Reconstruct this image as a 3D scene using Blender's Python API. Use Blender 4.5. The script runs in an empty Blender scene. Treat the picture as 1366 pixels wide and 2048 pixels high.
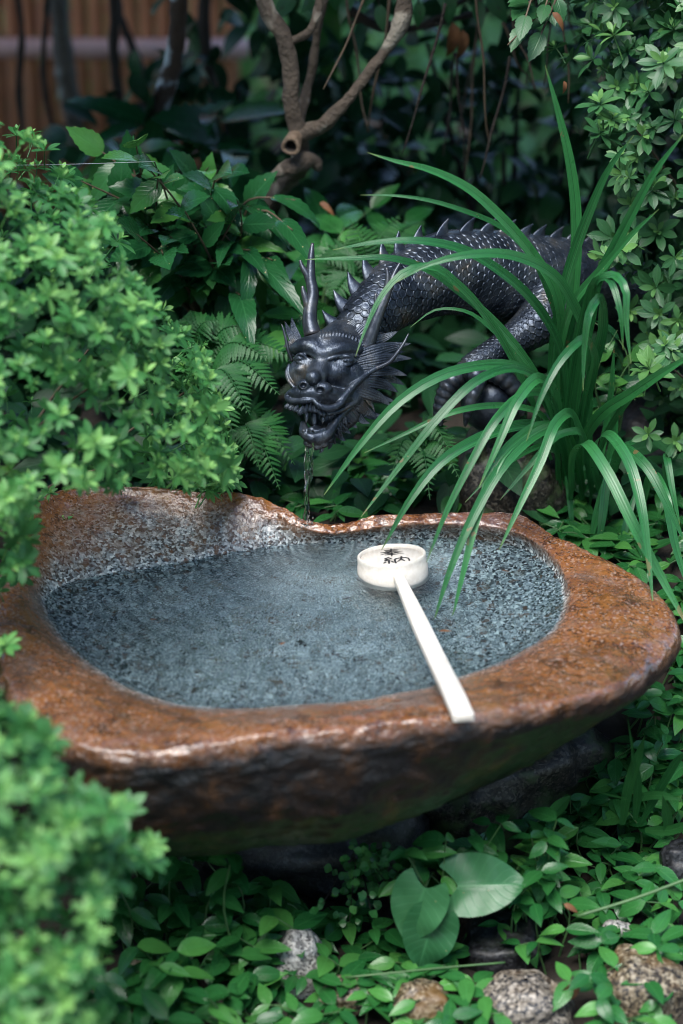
import bpy, math, random
import numpy as np
from mathutils import Vector, Matrix, noise as mnoise

random.seed(7)
RNG = np.random.default_rng(7)
scene = bpy.context.scene
COL = scene.collection

# ------------------------------------------------------------------ camera
CAM = np.array((0.0, -2.7, 1.6)); PITCH = math.radians(24.0)
FWD = np.array((0, math.cos(PITCH), -math.sin(PITCH)))
UPV = np.array((0, math.sin(PITCH), math.cos(PITCH)))
RGT = np.array((1.0, 0, 0))
FPX = 85.0 / 36.0 * 2048.0
cam_data = bpy.data.cameras.new("camera")
cam_data.sensor_fit = 'VERTICAL'; cam_data.sensor_height = 36.0; cam_data.sensor_width = 24.0
cam_data.lens = 85.0; cam_data.clip_start = 0.05; cam_data.clip_end = 400.0
cam_data.dof.use_dof = True; cam_data.dof.focus_distance = 2.96; cam_data.dof.aperture_fstop = 2.8
cam = bpy.data.objects.new("camera", cam_data); COL.objects.link(cam)
cam.location = CAM; cam.rotation_euler = (math.radians(90) - PITCH, 0, 0)
scene.camera = cam

# ------------------------------------------------------------------ world, sun, exposure
SUN_EL, SUN_AZ = math.radians(62), math.radians(203)      # azimuth clockwise from +Y: behind the camera, a little to the left
world = bpy.data.worlds.new("World"); scene.world = world; world.use_nodes = True
wn = world.node_tree.nodes; wl = world.node_tree.links
sky = wn.new('ShaderNodeTexSky'); sky.sky_type = 'NISHITA'; sky.sun_disc = False
sky.sun_elevation = SUN_EL; sky.sun_rotation = SUN_AZ; sky.air_density = 1.0; sky.dust_density = 0.3; sky.ozone_density = 2.5
bg = wn['Background']; bg.inputs['Strength'].default_value = 0.095
wl.new(sky.outputs[0], bg.inputs['Color'])
sd = bpy.data.lights.new("sun", 'SUN'); sd.energy = 1.5; sd.angle = math.radians(35); sd.color = (1.0, 0.96, 0.9)
sun = bpy.data.objects.new("sun", sd); COL.objects.link(sun)
sdir = Vector((math.sin(SUN_AZ) * math.cos(SUN_EL), math.cos(SUN_AZ) * math.cos(SUN_EL), math.sin(SUN_EL)))
sun.rotation_euler = sdir.to_track_quat('Z', 'Y').to_euler(); sun.location = (0, -3, 6)
scene.view_settings.view_transform = 'Standard'; scene.view_settings.look = 'None'
scene.view_settings.gamma = 1.0; scene.view_settings.use_curve_mapping = False
scene.view_settings.exposure = 2.15
scene.cycles.use_denoising = True; scene.cycles.filter_width = 1.0
scene.cycles.max_bounces = 10; scene.cycles.transparent_max_bounces = 8
scene.cycles.diffuse_bounces = 2; scene.cycles.glossy_bounces = 4; scene.cycles.transmission_bounces = 8
scene.cycles.sample_clamp_indirect = 6.0

# ------------------------------------------------------------------ pixel <-> place helpers (photo pixels, 1366 x 2048)
def ray(px, py):
    return FWD + (px - 683.0) / FPX * RGT + (1024.0 - py) / FPX * UPV
def at(px, py, Y):
    r = ray(px, py); return CAM + r * ((Y - CAM[1]) / r[1])
def atz(px, py, z):
    r = ray(px, py); return CAM + r * ((z - CAM[2]) / r[2])
def proj(P):
    D = np.asarray(P, float) - CAM
    d = D @ FWD
    return 683 + (D @ RGT) / d * FPX, 1024 - (D @ UPV) / d * FPX, d
def mpp(p):                      # metres per photo pixel at a point
    return float((np.asarray(p) - CAM) @ FWD) / FPX
def smooth(a, b, x):
    t = np.clip((x - a) / (b - a), 0, 1); return t * t * (3 - 2 * t)
def in_poly(px, py, poly):
    px = np.atleast_1d(px); py = np.atleast_1d(py)
    inside = np.zeros(px.shape, bool); n = len(poly); j = n - 1
    for i in range(n):
        xi, yi = poly[i]; xj, yj = poly[j]
        c = ((yi > py) != (yj > py)) & (px < (xj - xi) * (py - yi) / (yj - yi + 1e-9) + xi)
        inside ^= c; j = i
    return inside
def catmull(P, n):
    P = np.asarray(P, float)
    if len(P) == 2:
        t = np.linspace(0, 1, n)[:, None]; return P[0] * (1 - t) + P[1] * t
    seg = np.linalg.norm(np.diff(P[:, :3], axis=0), axis=1); s = np.concatenate(([0], np.cumsum(seg))); s /= s[-1]
    u = np.linspace(0, 1, n); out = np.empty((n, P.shape[1]))
    m = np.gradient(P, s, axis=0)
    k = np.clip(np.searchsorted(s, u, side='right') - 1, 0, len(P) - 2)
    h = (s[k + 1] - s[k])[:, None]; t = ((u - s[k]) / (s[k + 1] - s[k]))[:, None]
    return ((2*t**3 - 3*t**2 + 1) * P[k] + (t**3 - 2*t**2 + t) * h * m[k] + (-2*t**3 + 3*t**2) * P[k+1] + (t**3 - t**2) * h * m[k+1])
def terrain(x, y):
    x = np.asarray(x, float); y = np.asarray(y, float)
    z = 0.30 * smooth(-0.20, 0.14, y) - 0.32 * smooth(0.55, 1.5, y)
    z = z + 0.07 * smooth(0.25, 0.5, x) * smooth(-0.5, -0.1, y) * (1 - smooth(-0.1, 0.2, y))
    return z + 0.012 * np.sin(x * 9 + 1.3) * np.cos(y * 7) + 0.006 * np.sin(x * 23 + y * 17)

# ------------------------------------------------------------------ mesh helpers
def link(o, parent=None):
    COL.objects.link(o)
    if parent is not None: o.parent = parent
    return o
def tag(o, label=None, cat=None, group=None, kind=None):
    if label: o['label'] = label
    if cat: o['category'] = cat
    if group: o['group'] = group
    if kind: o['kind'] = kind
    return o
def thing(name, label, cat, loc=(0, 0, 0), group=None):
    o = bpy.data.objects.new(name, None); o.empty_display_size = 0.02; o.location = loc; link(o)
    return tag(o, label, cat, group)
def mesh_quads(name, V, Q, uv=None, tint=None, mats=(), smooth_shade=True, attrs=None):
    me = bpy.data.meshes.new(name); V = np.ascontiguousarray(V, np.float32); Q = np.ascontiguousarray(Q, np.int32)
    k = Q.shape[1]
    me.vertices.add(len(V)); me.vertices.foreach_set('co', V.ravel())
    me.loops.add(Q.size); me.loops.foreach_set('vertex_index', Q.ravel())
    me.polygons.add(len(Q)); me.polygons.foreach_set('loop_start', np.arange(0, Q.size, k, dtype=np.int32))
    me.update(calc_edges=True)
    if uv is not None:
        l = me.uv_layers.new(name='uv'); l.data.foreach_set('uv', np.ascontiguousarray(np.asarray(uv, np.float32)[Q.ravel()]).ravel())
    if tint is not None:
        a = me.attributes.new('tint', 'FLOAT', 'POINT'); a.data.foreach_set('value', np.asarray(tint, np.float32))
    for k2, v in (attrs or {}).items():
        a = me.attributes.new(k2, 'FLOAT', 'POINT'); a.data.foreach_set('value', np.asarray(v, np.float32))
    for m in mats: me.materials.append(m)
    if smooth_shade: me.shade_smooth()
    else: me.shade_flat()
    return me
def obj(name, me, parent=None, world_to_parent=True):
    o = bpy.data.objects.new(name, me); link(o, parent)
    if parent is not None and world_to_parent:            # vertices are in world space: cancel the parent's placement
        o.matrix_parent_inverse = parent_matrix(parent).inverted()
    return o
def parent_matrix(p):
    m = Matrix.LocRotScale(p.location, p.rotation_euler, p.scale)
    if p.parent is not None: m = parent_matrix(p.parent) @ p.matrix_parent_inverse @ m
    return m
class MB:                                                  # collects quad pieces into one mesh
    def __init__(s): s.V = []; s.Q = []; s.U = []; s.T = []; s.n = 0
    def add(s, V, Q, uv=None, tint=0.0):
        V = np.asarray(V, float); s.V.append(V); s.Q.append(np.asarray(Q, int) + s.n)
        s.U.append(np.zeros((len(V), 2)) if uv is None else np.asarray(uv, float))
        s.T.append(np.full(len(V), tint) if np.isscalar(tint) else np.asarray(tint)); s.n += len(V)
    def mesh(s, name, mats, sm=True):
        return mesh_quads(name, np.concatenate(s.V), np.concatenate(s.Q), np.concatenate(s.U), np.concatenate(s.T), mats, sm)
    def build(s, name, mats, parent=None, sm=True):
        if not isinstance(mats, (list, tuple)): mats = [mats]
        return obj(name, s.mesh(name, mats, sm), parent)
def grid_quads(nr, nc, wrap=False):
    r = np.arange(nr - 1)[:, None]; c = np.arange(nc if wrap else nc - 1)[None, :]
    c2 = (c + 1) % nc
    return np.stack([r * nc + c, r * nc + c2, (r + 1) * nc + c2, (r + 1) * nc + c], -1).reshape(-1, 4)
def frames(P):
    T = np.gradient(P, axis=0); T /= np.linalg.norm(T, axis=1)[:, None] + 1e-12
    n = np.cross(T[0], (0.13, 0.27, 0.95)); n /= np.linalg.norm(n); N = [n]
    for i in range(1, len(P)):
        n = N[-1] - T[i] * (N[-1] @ T[i]); N.append(n / (np.linalg.norm(n) + 1e-12))
    N = np.array(N); return T, N, np.cross(T, N)
def tube(P, R, ns=10, caps=True, bump=None):
    P = np.asarray(P, float); R = np.broadcast_to(np.asarray(R, float), (len(P),)).copy()
    if caps:
        P = np.vstack([P[0], P, P[-1]]); R = np.concatenate([[R[0] * .02], R, [R[-1] * .02]])
        P[0] = P[1] - (P[2] - P[1]) * 1e-3; P[-1] = P[-2] + (P[-2] - P[-3]) * 1e-3
    T, N, B = frames(P); a = np.arange(ns) / ns * 2 * np.pi
    rr = R[:, None] * np.ones(ns)[None]
    if bump is not None: rr = rr * bump(np.linspace(0, 1, len(P))[:, None], a[None, :])
    V = P[:, None] + rr[..., None] * (np.cos(a)[None, :, None] * N[:, None] + np.sin(a)[None, :, None] * B[:, None])
    L = np.concatenate(([0], np.cumsum(np.linalg.norm(np.diff(P, axis=0), axis=1))))
    uv = np.stack(np.broadcast_arrays((a / (2*np.pi))[None, :], L[:, None]), -1).reshape(-1, 2)
    return V.reshape(-1, 3), grid_quads(len(P), ns, True), uv
def rot_frame(d, up=(0, 0, 1), roll=0.0):                  # columns: x side, y = d, z = leaf normal
    d = np.asarray(d, float); d = d / (np.linalg.norm(d) + 1e-12)
    x = np.cross(d, up); l = np.linalg.norm(x)
    x = np.array((1.0, 0, 0)) if l < 1e-5 else x / l
    z = np.cross(x, d); c, s = math.cos(roll), math.sin(roll)
    return np.stack([x * c + z * s, d, -x * s + z * c], 1)
def noise_v(V, scale, octaves=3, seed=0.0, rough=0.5):
    out = np.empty(len(V)); off = Vector((seed, seed * 1.7, -seed))
    for i, v in enumerate(V):
        p = Vector(v) * scale + off; a = 1.0; t = 0.0
        for _ in range(octaves):
            t += a * mnoise.noise(p); p *= 2.03; a *= rough
        out[i] = t
    return out

# ------------------------------------------------------------------ leaf templates (base at origin, along +Y, face +Z)
def leaf(L, W, rows=6, shape='ovate', fold=0.18, curl=0.25, serr=0, wave=0.0, cols=3):
    t = np.linspace(0, 1, rows)
    if shape == 'ovate': w = np.sin(np.pi * t ** 0.72) ** 0.9
    elif shape == 'obovate': w = np.sin(np.pi * t ** 1.35) ** 0.75
    elif shape == 'heart': w = np.interp(t, [0, .05, .15, .3, .45, .6, .75, .88, .96, 1], [.60, .80, .96, 1, .95, .81, .58, .31, .12, .01])
    elif shape == 'lance': w = np.sin(np.pi * t ** 0.6) ** 0.8
    else: w = np.sin(np.pi * t)
    w = np.clip(w, 0.03, None); w[0] = max(w[0] * .5, .06) if shape != 'heart' else w[0]; w[-1] = 0.02
    if serr:
        w = w * (1 - serr * (np.arange(rows) % 2)); 
    c = np.linspace(-1, 1, cols)
    ang = curl * t; y = np.cumsum(np.concatenate(([0], np.cos(ang[1:]))) ) * L / (rows - 1); z = -np.cumsum(np.concatenate(([0], np.sin(ang[1:])))) * L / (rows - 1)
    X = w[:, None] * W * .5 * c[None, :]
    Y = np.broadcast_to(y[:, None], X.shape).copy()
    if shape == 'heart': Y[:, :] -= (np.abs(c)[None, :] ** 1.5) * L * .24 * (1 - t[:, None]) ** 2.2
    if serr: Y += (np.abs(c)[None, :] > .99) * (np.arange(rows)[:, None] % 2 == 0) * L / rows * .35
    Z = z[:, None] + np.abs(X) * fold * (1 if shape != 'heart' else 1) + wave * W * np.sin(t * 9.0)[:, None] * c[None, :] + (np.abs(c)[None, :] * wave * W * .9 * np.sin(t * 13.0 + 1)[:, None] if shape == 'heart' else 0)
    V = np.stack([X, Y, Z], -1).reshape(-1, 3)
    uv = np.stack([np.broadcast_to((c * .5 + .5)[None], X.shape), np.broadcast_to(t[:, None], X.shape)], -1).reshape(-1, 2)
    return V, grid_quads(rows, cols), uv
def place(V, R, t, s=1.0):
    return (V * s) @ R.T + t
def batch(tpl, Rs, ts, ss, tints):                         # many copies of one template as arrays
    V, Q, uv = tpl; n = len(ts)
    W = np.einsum('nij,vj->nvi', Rs, V) * np.asarray(ss)[:, None, None] + np.asarray(ts)[:, None]
    QQ = (Q[None] + (np.arange(n) * len(V))[:, None, None]).reshape(-1, 4)
    return W.reshape(-1, 3), QQ, np.tile(uv, (n, 1)), np.repeat(np.asarray(tints), len(V))

# ------------------------------------------------------------------ materials
class NT:
    def __init__(s, name):
        s.m = bpy.data.materials.new(name); s.m.use_nodes = True; s.t = s.m.node_tree; s.t.nodes.clear()
        s.out = s.n('ShaderNodeOutputMaterial')
    def n(s, typ, ins=None, **kw):
        nd = s.t.nodes.new(typ)
        for k, v in kw.items(): setattr(nd, k, v)
        for k, v in (ins or {}).items(): s.set(nd, k, v)
        return nd
    def set(s, nd, k, v):
        sock = nd.inputs[k]
        if isinstance(v, bpy.types.NodeSocket): s.t.links.new(v, sock)
        elif isinstance(v, bpy.types.Node): s.t.links.new(v.outputs[0], sock)
        else:
            if sock.type == 'RGBA' and len(v) == 3: v = (*v, 1)
            sock.default_value = v
    def math(s, op, a, b=0.0, c=0.0, clamp=False):
        return s.n('ShaderNodeMath', {0: a, 1: b, 2: c}, operation=op, use_clamp=clamp).outputs[0]
    def mix(s, f, a, b, blend='MIX'):
        nd = s.n('ShaderNodeMix', data_type='RGBA', blend_type=blend); s.set(nd, 0, f); s.set(nd, 6, a); s.set(nd, 7, b); return nd.outputs[2]
    def ramp(s, f, stops, interp='LINEAR'):
        nd = s.n('ShaderNodeValToRGB', {0: f}); cr = nd.color_ramp; cr.interpolation = interp
        while len(cr.elements) < len(stops): cr.elements.new(0.5)
        for e, (p, c) in zip(cr.elements, stops): e.position = p; e.color = (*c, 1) if not np.isscalar(c) else (c, c, c, 1)
        return nd.outputs[0]
    def noise(s, vec, scale, detail=3.0, rough=0.55, dist=0.0):
        return s.n('ShaderNodeTexNoise', {'Vector': vec, 'Scale': scale, 'Detail': detail, 'Roughness': rough, 'Distortion': dist}).outputs[0]
    def voro(s, vec, scale, feature='F1', out=0, rnd=1.0):
        return s.n('ShaderNodeTexVoronoi', {'Vector': vec, 'Scale': scale, 'Randomness': rnd}, feature=feature).outputs[out]
    def pos(s): return s.n('ShaderNodeNewGeometry').outputs['Position']
    def objc(s): return s.n('ShaderNodeTexCoord').outputs['Object']
    def bump(s, h, strength=0.4, dist=0.002, normal=None):
        nd = s.n('ShaderNodeBump', {'Height': h, 'Strength': strength, 'Distance': dist})
        if normal is not None: s.set(nd, 'Normal', normal)
        return nd.outputs[0]
    def princ(s, **kw):
        b = s.n('ShaderNodeBsdfPrincipled')
        for k, v in kw.items(): s.set(b, k.replace('_', ' '), v)
        return b
    def done(s, sh):
        s.t.links.new(sh.outputs[0] if isinstance(sh, bpy.types.Node) else sh, s.out.inputs[0]); return s.m

def leaf_mat(name, dark, light, young=None, rough=0.38, trans=0.25, veins='pinnate', spots=0.0, wet=0.5, vein_gain=0.25, spec=.5, graded=False):
    n = NT(name); uvn = n.n('ShaderNodeUVMap', uv_map='uv').outputs[0]
    sx = n.n('ShaderNodeSeparateXYZ', {0: uvn}); u, v = sx.outputs[0], sx.outputs[1]
    at_ = n.n('ShaderNodeAttribute', attribute_name='tint').outputs['Fac']
    rnd = n.n('ShaderNodeObjectInfo').outputs['Random']
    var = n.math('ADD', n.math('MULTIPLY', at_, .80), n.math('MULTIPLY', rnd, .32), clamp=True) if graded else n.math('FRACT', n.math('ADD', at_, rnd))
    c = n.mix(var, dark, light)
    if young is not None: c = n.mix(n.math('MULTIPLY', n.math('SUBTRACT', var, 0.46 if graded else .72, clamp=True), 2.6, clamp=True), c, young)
    pn = n.noise(n.pos(), 55.0, 3.0); c = n.mix(n.math('MULTIPLY', n.math('SUBTRACT', pn, .35, clamp=True), 1.1, clamp=True), c, n.mix(0.5, c, tuple(x * .55 for x in dark)))
    cu = n.math('ABSOLUTE', n.math('SUBTRACT', u, 0.5))
    h = pn
    if veins == 'pinnate':
        mid = n.math('SUBTRACT', 1.0, n.math('MULTIPLY', cu, 22.0), clamp=True)
        lat = n.math('PINGPONG', n.math('SUBTRACT', n.math('MULTIPLY', v, 8.0), n.math('MULTIPLY', cu, 5.0)), 0.5)
        lat = n.math('SUBTRACT', 1.0, n.math('MULTIPLY', lat, 7.0), clamp=True)
        vv = n.math('MAXIMUM', mid, n.math('MULTIPLY', lat, .45))
        c = n.mix(n.math('MULTIPLY', vv, vein_gain), c, tuple(min(1, x * 2.2 + .02) for x in light))
        h = n.math('SUBTRACT', n.math('MULTIPLY', pn, .6), n.math('MULTIPLY', vv, .7))
    elif veins == 'parallel':
        st = n.noise(n.n('ShaderNodeCombineXYZ', {0: n.math('MULTIPLY', u, 9.0), 1: n.math('MULTIPLY', v, 0.8), 2: n.math('MULTIPLY', rnd, 40.0)}).outputs[0], 1.6, 2.0)
        c = n.mix(n.math('MULTIPLY', n.math('SUBTRACT', st, .42, clamp=True), 2.2, clamp=True), c, tuple(min(1, x * 1.5) for x in light))
        c = n.mix(n.math('MULTIPLY', n.math('SUBTRACT', 1.0, n.math('MULTIPLY', cu, 16.0), clamp=True), .5), c, tuple(x * .5 for x in dark))
        c = n.mix(n.math('MULTIPLY', n.math('SUBTRACT', v, .965, clamp=True), 16.0, clamp=True), c, (0.22, 0.24, 0.07))
        brown = n.math('MULTIPLY', n.math('GREATER_THAN', n.math('ADD', n.noise(n.pos(), 38.0, 3.0), n.math('MULTIPLY', v, .10)), .755), .8); c = n.mix(brown, c, (0.16, 0.11, 0.045))
        h = n.math('SUBTRACT', st, n.math('MULTIPLY', n.math('SUBTRACT', 1.0, n.math('MULTIPLY', cu, 14.0), clamp=True), .6))
    if spots:
        sp = n.math('LESS_THAN', n.voro(n.pos(), 120.0), n.math('MULTIPLY', n.math('GREATER_THAN', n.noise(n.pos(), 30.0, 1.0), .6), .16 * spots))
        c = n.mix(sp, c, (0.30, 0.26, 0.12))
    back = n.n('ShaderNodeNewGeometry').outputs['Backfacing']
    c = n.mix(n.math('MULTIPLY', back, .15), c, tuple(min(1, x * 1.5 + .02) for x in light))
    wetn = n.noise(n.pos(), 26.0, 2.0)
    r = n.math('ADD', rough - .16 * wet, n.math('MULTIPLY', wetn, .32 * wet))
    bm = n.bump(h, .35, .0012)
    p = n.princ(Base_Color=c, Roughness=r, Normal=bm, Specular_IOR_Level=spec)
    tr = n.n('ShaderNodeBsdfTranslucent', {'Color': n.mix(.35, c, tuple(min(1, x * 1.6) for x in light)), 'Normal': bm})
    return n.done(n.n('ShaderNodeMixShader', {0: trans, 1: p.outputs[0], 2: tr.outputs[0]}))

M = {}
M['azalea_fresh'] = leaf_mat('fresh_azalea_leaf', (0.020, 0.115, 0.028), (0.100, 0.330, 0.078), (0.28, 0.54, 0.15), rough=.42, trans=.28, vein_gain=.2, graded=True)
M['azalea_dark'] = leaf_mat('dark_azalea_leaf', (0.020, 0.090, 0.030), (0.052, 0.168, 0.052), (0.14, 0.31, 0.08), rough=.40, trans=.2, vein_gain=.2, graded=True)
M['broad'] = leaf_mat('glossy_broad_leaf', (0.006, 0.046, 0.014), (0.016, 0.088, 0.026), (0.08, 0.24, 0.04), rough=.25, trans=.10, spots=.7, spec=.28)
M['far'] = leaf_mat('shade_tint_leaf', (0.006, 0.034, 0.014), (0.018, 0.078, 0.026), None, rough=.4, trans=.08, spec=.2)  # base colour kept extra dark to put background gloom into the leaves
M['litleaf'] = leaf_mat('sunlit_tint_leaf', (0.10, 0.27, 0.08), (0.22, 0.44, 0.15), None, rough=.5, trans=.35)  # bright base colour stands in for sunlight on the far bushes
M['strap'] = leaf_mat('strap_leaf', (0.010, 0.080, 0.022), (0.028, 0.155, 0.042), None, rough=.30, trans=.18, veins='parallel', spots=.45, wet=.6, spec=.5)
M['creeper'] = leaf_mat('creeper_leaf', (0.014, 0.098, 0.024), (0.040, 0.180, 0.040), (0.10, 0.31, 0.06), rough=.26, trans=.18, wet=.8, spec=.4)
M['heart'] = leaf_mat('heart_leaf', (0.018, 0.095, 0.034), (0.050, 0.180, 0.070), None, rough=.34, trans=.15, wet=1.0, spots=.5, vein_gain=.22, spec=.35)
M['fern'] = leaf_mat('fern_leaf', (0.010, 0.070, 0.018), (0.026, 0.120, 0.028), None, rough=.4, trans=.2, spec=.3)

def simple(name, col, rough=.6, col2=None, scale=40, bump=.3, metal=0.0, dist=.002):
    n = NT(name); p = n.pos(); f = n.noise(p, scale, 4.0)
    c = n.mix(n.math('MULTIPLY', n.math('SUBTRACT', f, .3, clamp=True), 2.2, clamp=True), col, col2 or tuple(x * .5 for x in col))
    return n.done(n.princ(Base_Color=c, Roughness=n.math('ADD', rough - .1, n.math('MULTIPLY', f, .2)), Metallic=metal, Normal=n.bump(f, bump, dist)))
M['twig'] = simple('twig_bark', (0.11, 0.075, 0.045), .75, (0.05, 0.035, 0.022), 90)
M['green_stem'] = simple('green_stem', (0.07, 0.16, 0.05), .45, (0.05, 0.11, 0.04), 60, .1)
M['soil'] = simple('soil', (0.030, 0.022, 0.015), .9, (0.012, 0.009, 0.006), 35, .8, dist=.01)
M['dead'] = simple('dead_leaf', (0.20, 0.085, 0.03), .7, (0.09, 0.035, 0.015), 60, .4)
M['bamboo'] = simple('bamboo_culm', (0.50, 0.215, 0.105), .55, (0.32, 0.12, 0.058), 9, .2)
M['rail'] = simple('pale_bamboo_rail', (0.70, 0.46, 0.44), .5, (0.58, 0.36, 0.34), 14, .2)
M['thread'] = simple('spider_silk', (0.7, 0.72, 0.75), .4)

def bark(name, a, b, lichen, amount):
    n = NT(name); p = n.pos(); f = n.noise(p, 60.0, 5.0, .65); g = n.noise(p, 16.0, 3.0, .5)
    c = n.mix(f, b, a)
    l = n.math('MULTIPLY', n.math('SUBTRACT', g, 1.0 - amount, clamp=True), 14.0, clamp=True)
    c = n.mix(l, c, lichen)
    return n.done(n.princ(Base_Color=c, Roughness=.8, Normal=n.bump(n.math('ADD', n.math('ADD', f, n.math('MULTIPLY', n.noise(p, 190.0, 3.0), .5)), n.math('MULTIPLY', l, .3)), .95, .009)))
M['bark_brown'] = bark('brown_bark', (0.125, 0.095, 0.068), (0.034, 0.025, 0.018), (0.27, 0.24, 0.19), .42)
M['bark_lichen'] = bark('lichen_bark', (0.10, 0.060, 0.040), (0.035, 0.022, 0.016), (0.55, 0.60, 0.62), .44)
M['bark_grey'] = bark('grey_bark', (0.13, 0.12, 0.10), (0.05, 0.045, 0.04), (0.25, 0.26, 0.24), .45)
M['bark_black'] = bark('dark_bark', (0.035, 0.025, 0.018), (0.014, 0.011, 0.009), (0.06, 0.06, 0.05), .35)

# ================================================================== GROUND
def build_ground():
    xs = np.concatenate([np.linspace(-60, -2, 14)[:-1], np.linspace(-2, 2, 110), np.linspace(2, 60, 14)[1:]])
    ys = np.concatenate([np.linspace(-40, -2.5, 12)[:-1], np.linspace(-2.5, 4, 150), np.linspace(4, 90, 16)[1:]])
    X, Y = np.meshgrid(xs, ys); Z = terrain(X, Y)
    V = np.stack([X, Y, Z], -1).reshape(-1, 3)
    o = obj('ground', mesh_quads('ground', V, grid_quads(len(ys), len(xs)), mats=[M['soil']])); tag(o, kind='structure')
build_ground()

# ================================================================== STONE BASIN
WATER_Z = 0.35
BC = atz(600, 1230, WATER_Z)
crest_px = [(1362,1270,.345),(1350,1215,.355),(1320,1172,.36),(1250,1132,.365),(1150,1085,.37),(1085,1042,.378),(1058,1018,.386),(950,1022,.381),(850,1024,.381),(760,1030,.377),(700,1042,.373),(648,1052,.370),(600,1036,.377),(540,1001,.39),(480,983,.40),(420,988,.40),(350,984,.40),(260,976,.405),(180,964,.41),(120,970,.41),(60,1010,.41),(20,1080,.40),(-10,1180,.385),(-15,1270,.38),(5,1360,.38),(50,1430,.38),(120,1482,.378),(200,1505,.375),(300,1505,.377),(450,1486,.38),(600,1466,.385),(800,1448,.385),(950,1436,.385),(1050,1420,.38),(1150,1398,.375),(1250,1368,.365),(1320,1322,.352)]
lip_px = [(130,1010,.40),(260,992,.40),(360,1006,.396),(450,1006,.394),(540,1030,.382),(600,1056,.372),(650,1070,.366),(700,1064,.367),(800,1050,.373),(900,1050,.373),(1000,1054,.374),(1062,1074,.372),(1115,1115,.366),(1155,1190,.361),(1140,1260,.361),(1070,1318,.362),(950,1366,.364),(800,1402,.366),(600,1424,.367),(450,1438,.368),(330,1430,.369),(230,1398,.37),(140,1338,.372),(75,1260,.376),(42,1190,.385),(60,1095,.394)]
water_px = [(88,1205,0),(100,1178,0),(150,1160,0),(300,1138,0),(400,1118,0),(500,1099,0),(600,1088,0),(700,1084,0),(800,1078,0),(900,1074,0),(1000,1082,0),(1060,1102,0),(1105,1140,0),(1128,1195,0),(1112,1250,0),(1045,1302,0),(940,1346,0),(800,1384,0),(600,1406,0),(480,1416,0),(380,1412,0),(280,1386,0),(185,1328,0),(118,1262,0)]
NPHI = 520
PHI = np.linspace(-np.pi, np.pi, NPHI, endpoint=False)
def contour(pts, z=None, sm=5):
    W = np.array([atz(x, y, z if z is not None else zz) for x, y, zz in pts])
    d = W - BC; f = np.arctan2(d[:, 1], d[:, 0]); r = np.hypot(d[:, 0], d[:, 1]); o = np.argsort(f)
    f, r, zz = f[o], r[o], W[o, 2]
    f3 = np.concatenate([f - 2*np.pi, f, f + 2*np.pi])
    R = np.interp(PHI, f3, np.tile(r, 3)); Z = np.interp(PHI, f3, np.tile(zz, 3))
    k = np.exp(-0.5 * (np.arange(-3*sm, 3*sm+1) / sm) ** 2); k /= k.sum()
    cv = lambda a: np.convolve(np.concatenate([a[-3*sm:], a, a[:3*sm]]), k, 'valid')
    return cv(R), cv(Z)
rw, zw = contour(water_px, WATER_Z, 6); rl, zl = contour(lip_px, None, 5); rc, zc = contour(crest_px, None, 3)
east = smooth(.1, .85, np.cos(PHI))
def under(dz_abs, s_in, e_in):
    ins = s_in * (1 - east) + e_in * east
    return np.maximum(rc - ins, .02), dz_abs
rings = [(rw * .02, np.full(NPHI, .268)), (rw * .35, np.full(NPHI, .272)), (rw * .68, np.full(NPHI, .292)), (rw * .90, np.full(NPHI, .325)), (rw, zw),
         (rl, zl), (rl * .45 + rc * .55, zl * .45 + zc * .55 + .006), (rc - .006, zc), (under(zc - .03, -.006, .004)), (under(np.minimum(.288, zc - .06), -.002, .048)),
         under(np.full(NPHI, .232), .038, .112), under(np.full(NPHI, .190), .115, .20), under(np.full(NPHI, .160), .24, .30), (rw * .02, np.full(NPHI, .15))]
SUB = 16
ctrl = np.stack([np.stack([r, z], -1) for r, z in rings])             # ring, phi, (r,z)
nr = len(rings); s_param = np.linspace(0, nr - 1, (nr - 1) * SUB + 1)
k = np.clip(np.floor(s_param).astype(int), 0, nr - 2); t = (s_param - k)[:, None, None]
P0 = ctrl[np.clip(k - 1, 0, nr - 1)]; P1 = ctrl[k]; P2 = ctrl[k + 1]; P3 = ctrl[np.clip(k + 2, 0, nr - 1)]
m1 = (P2 - P0) * .40; m2 = (P3 - P1) * .40
S = (2*t**3 - 3*t**2 + 1) * P1 + (t**3 - 2*t**2 + t) * m1 + (-2*t**3 + 3*t**2) * P2 + (t**3 - t**2) * m2
bx = BC[0] + S[..., 0] * np.cos(PHI)[None]; by = BC[1] + S[..., 0] * np.sin(PHI)[None]; bz = S[..., 1]
BV = np.stack([bx, by, bz], -1)
du = np.gradient(BV, axis=0); dv = np.roll(BV, -1, 1) - np.roll(BV, 1, 1)
BN = np.cross(dv, du); BN /= np.linalg.norm(BN, axis=-1)[..., None] + 1e-12
if (BN[SUB * 6, :, 2].mean()) < 0: BN = -BN
flat = BV.reshape(-1, 3); zone = np.repeat(s_param, NPHI)
amp = smooth(4.2, 6.0, zone)
n1 = noise_v(flat, 9.0, 3, 3.1); n2 = noise_v(flat, 42.0, 3, 8.7); n3 = noise_v(flat, 170.0, 2, 1.3)
ridge = -np.abs(noise_v(flat * np.array((1, 1, 2.2)), 22.0, 3, 5.5))
disp = amp * (.0056 * n1 + .0022 * n2 + .0030 * ridge) + (.0007 + .0006 * amp) * n3 + (1 - amp) * .0012 * n2
flat = flat + BN.reshape(-1, 3) * disp[:, None]

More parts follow.
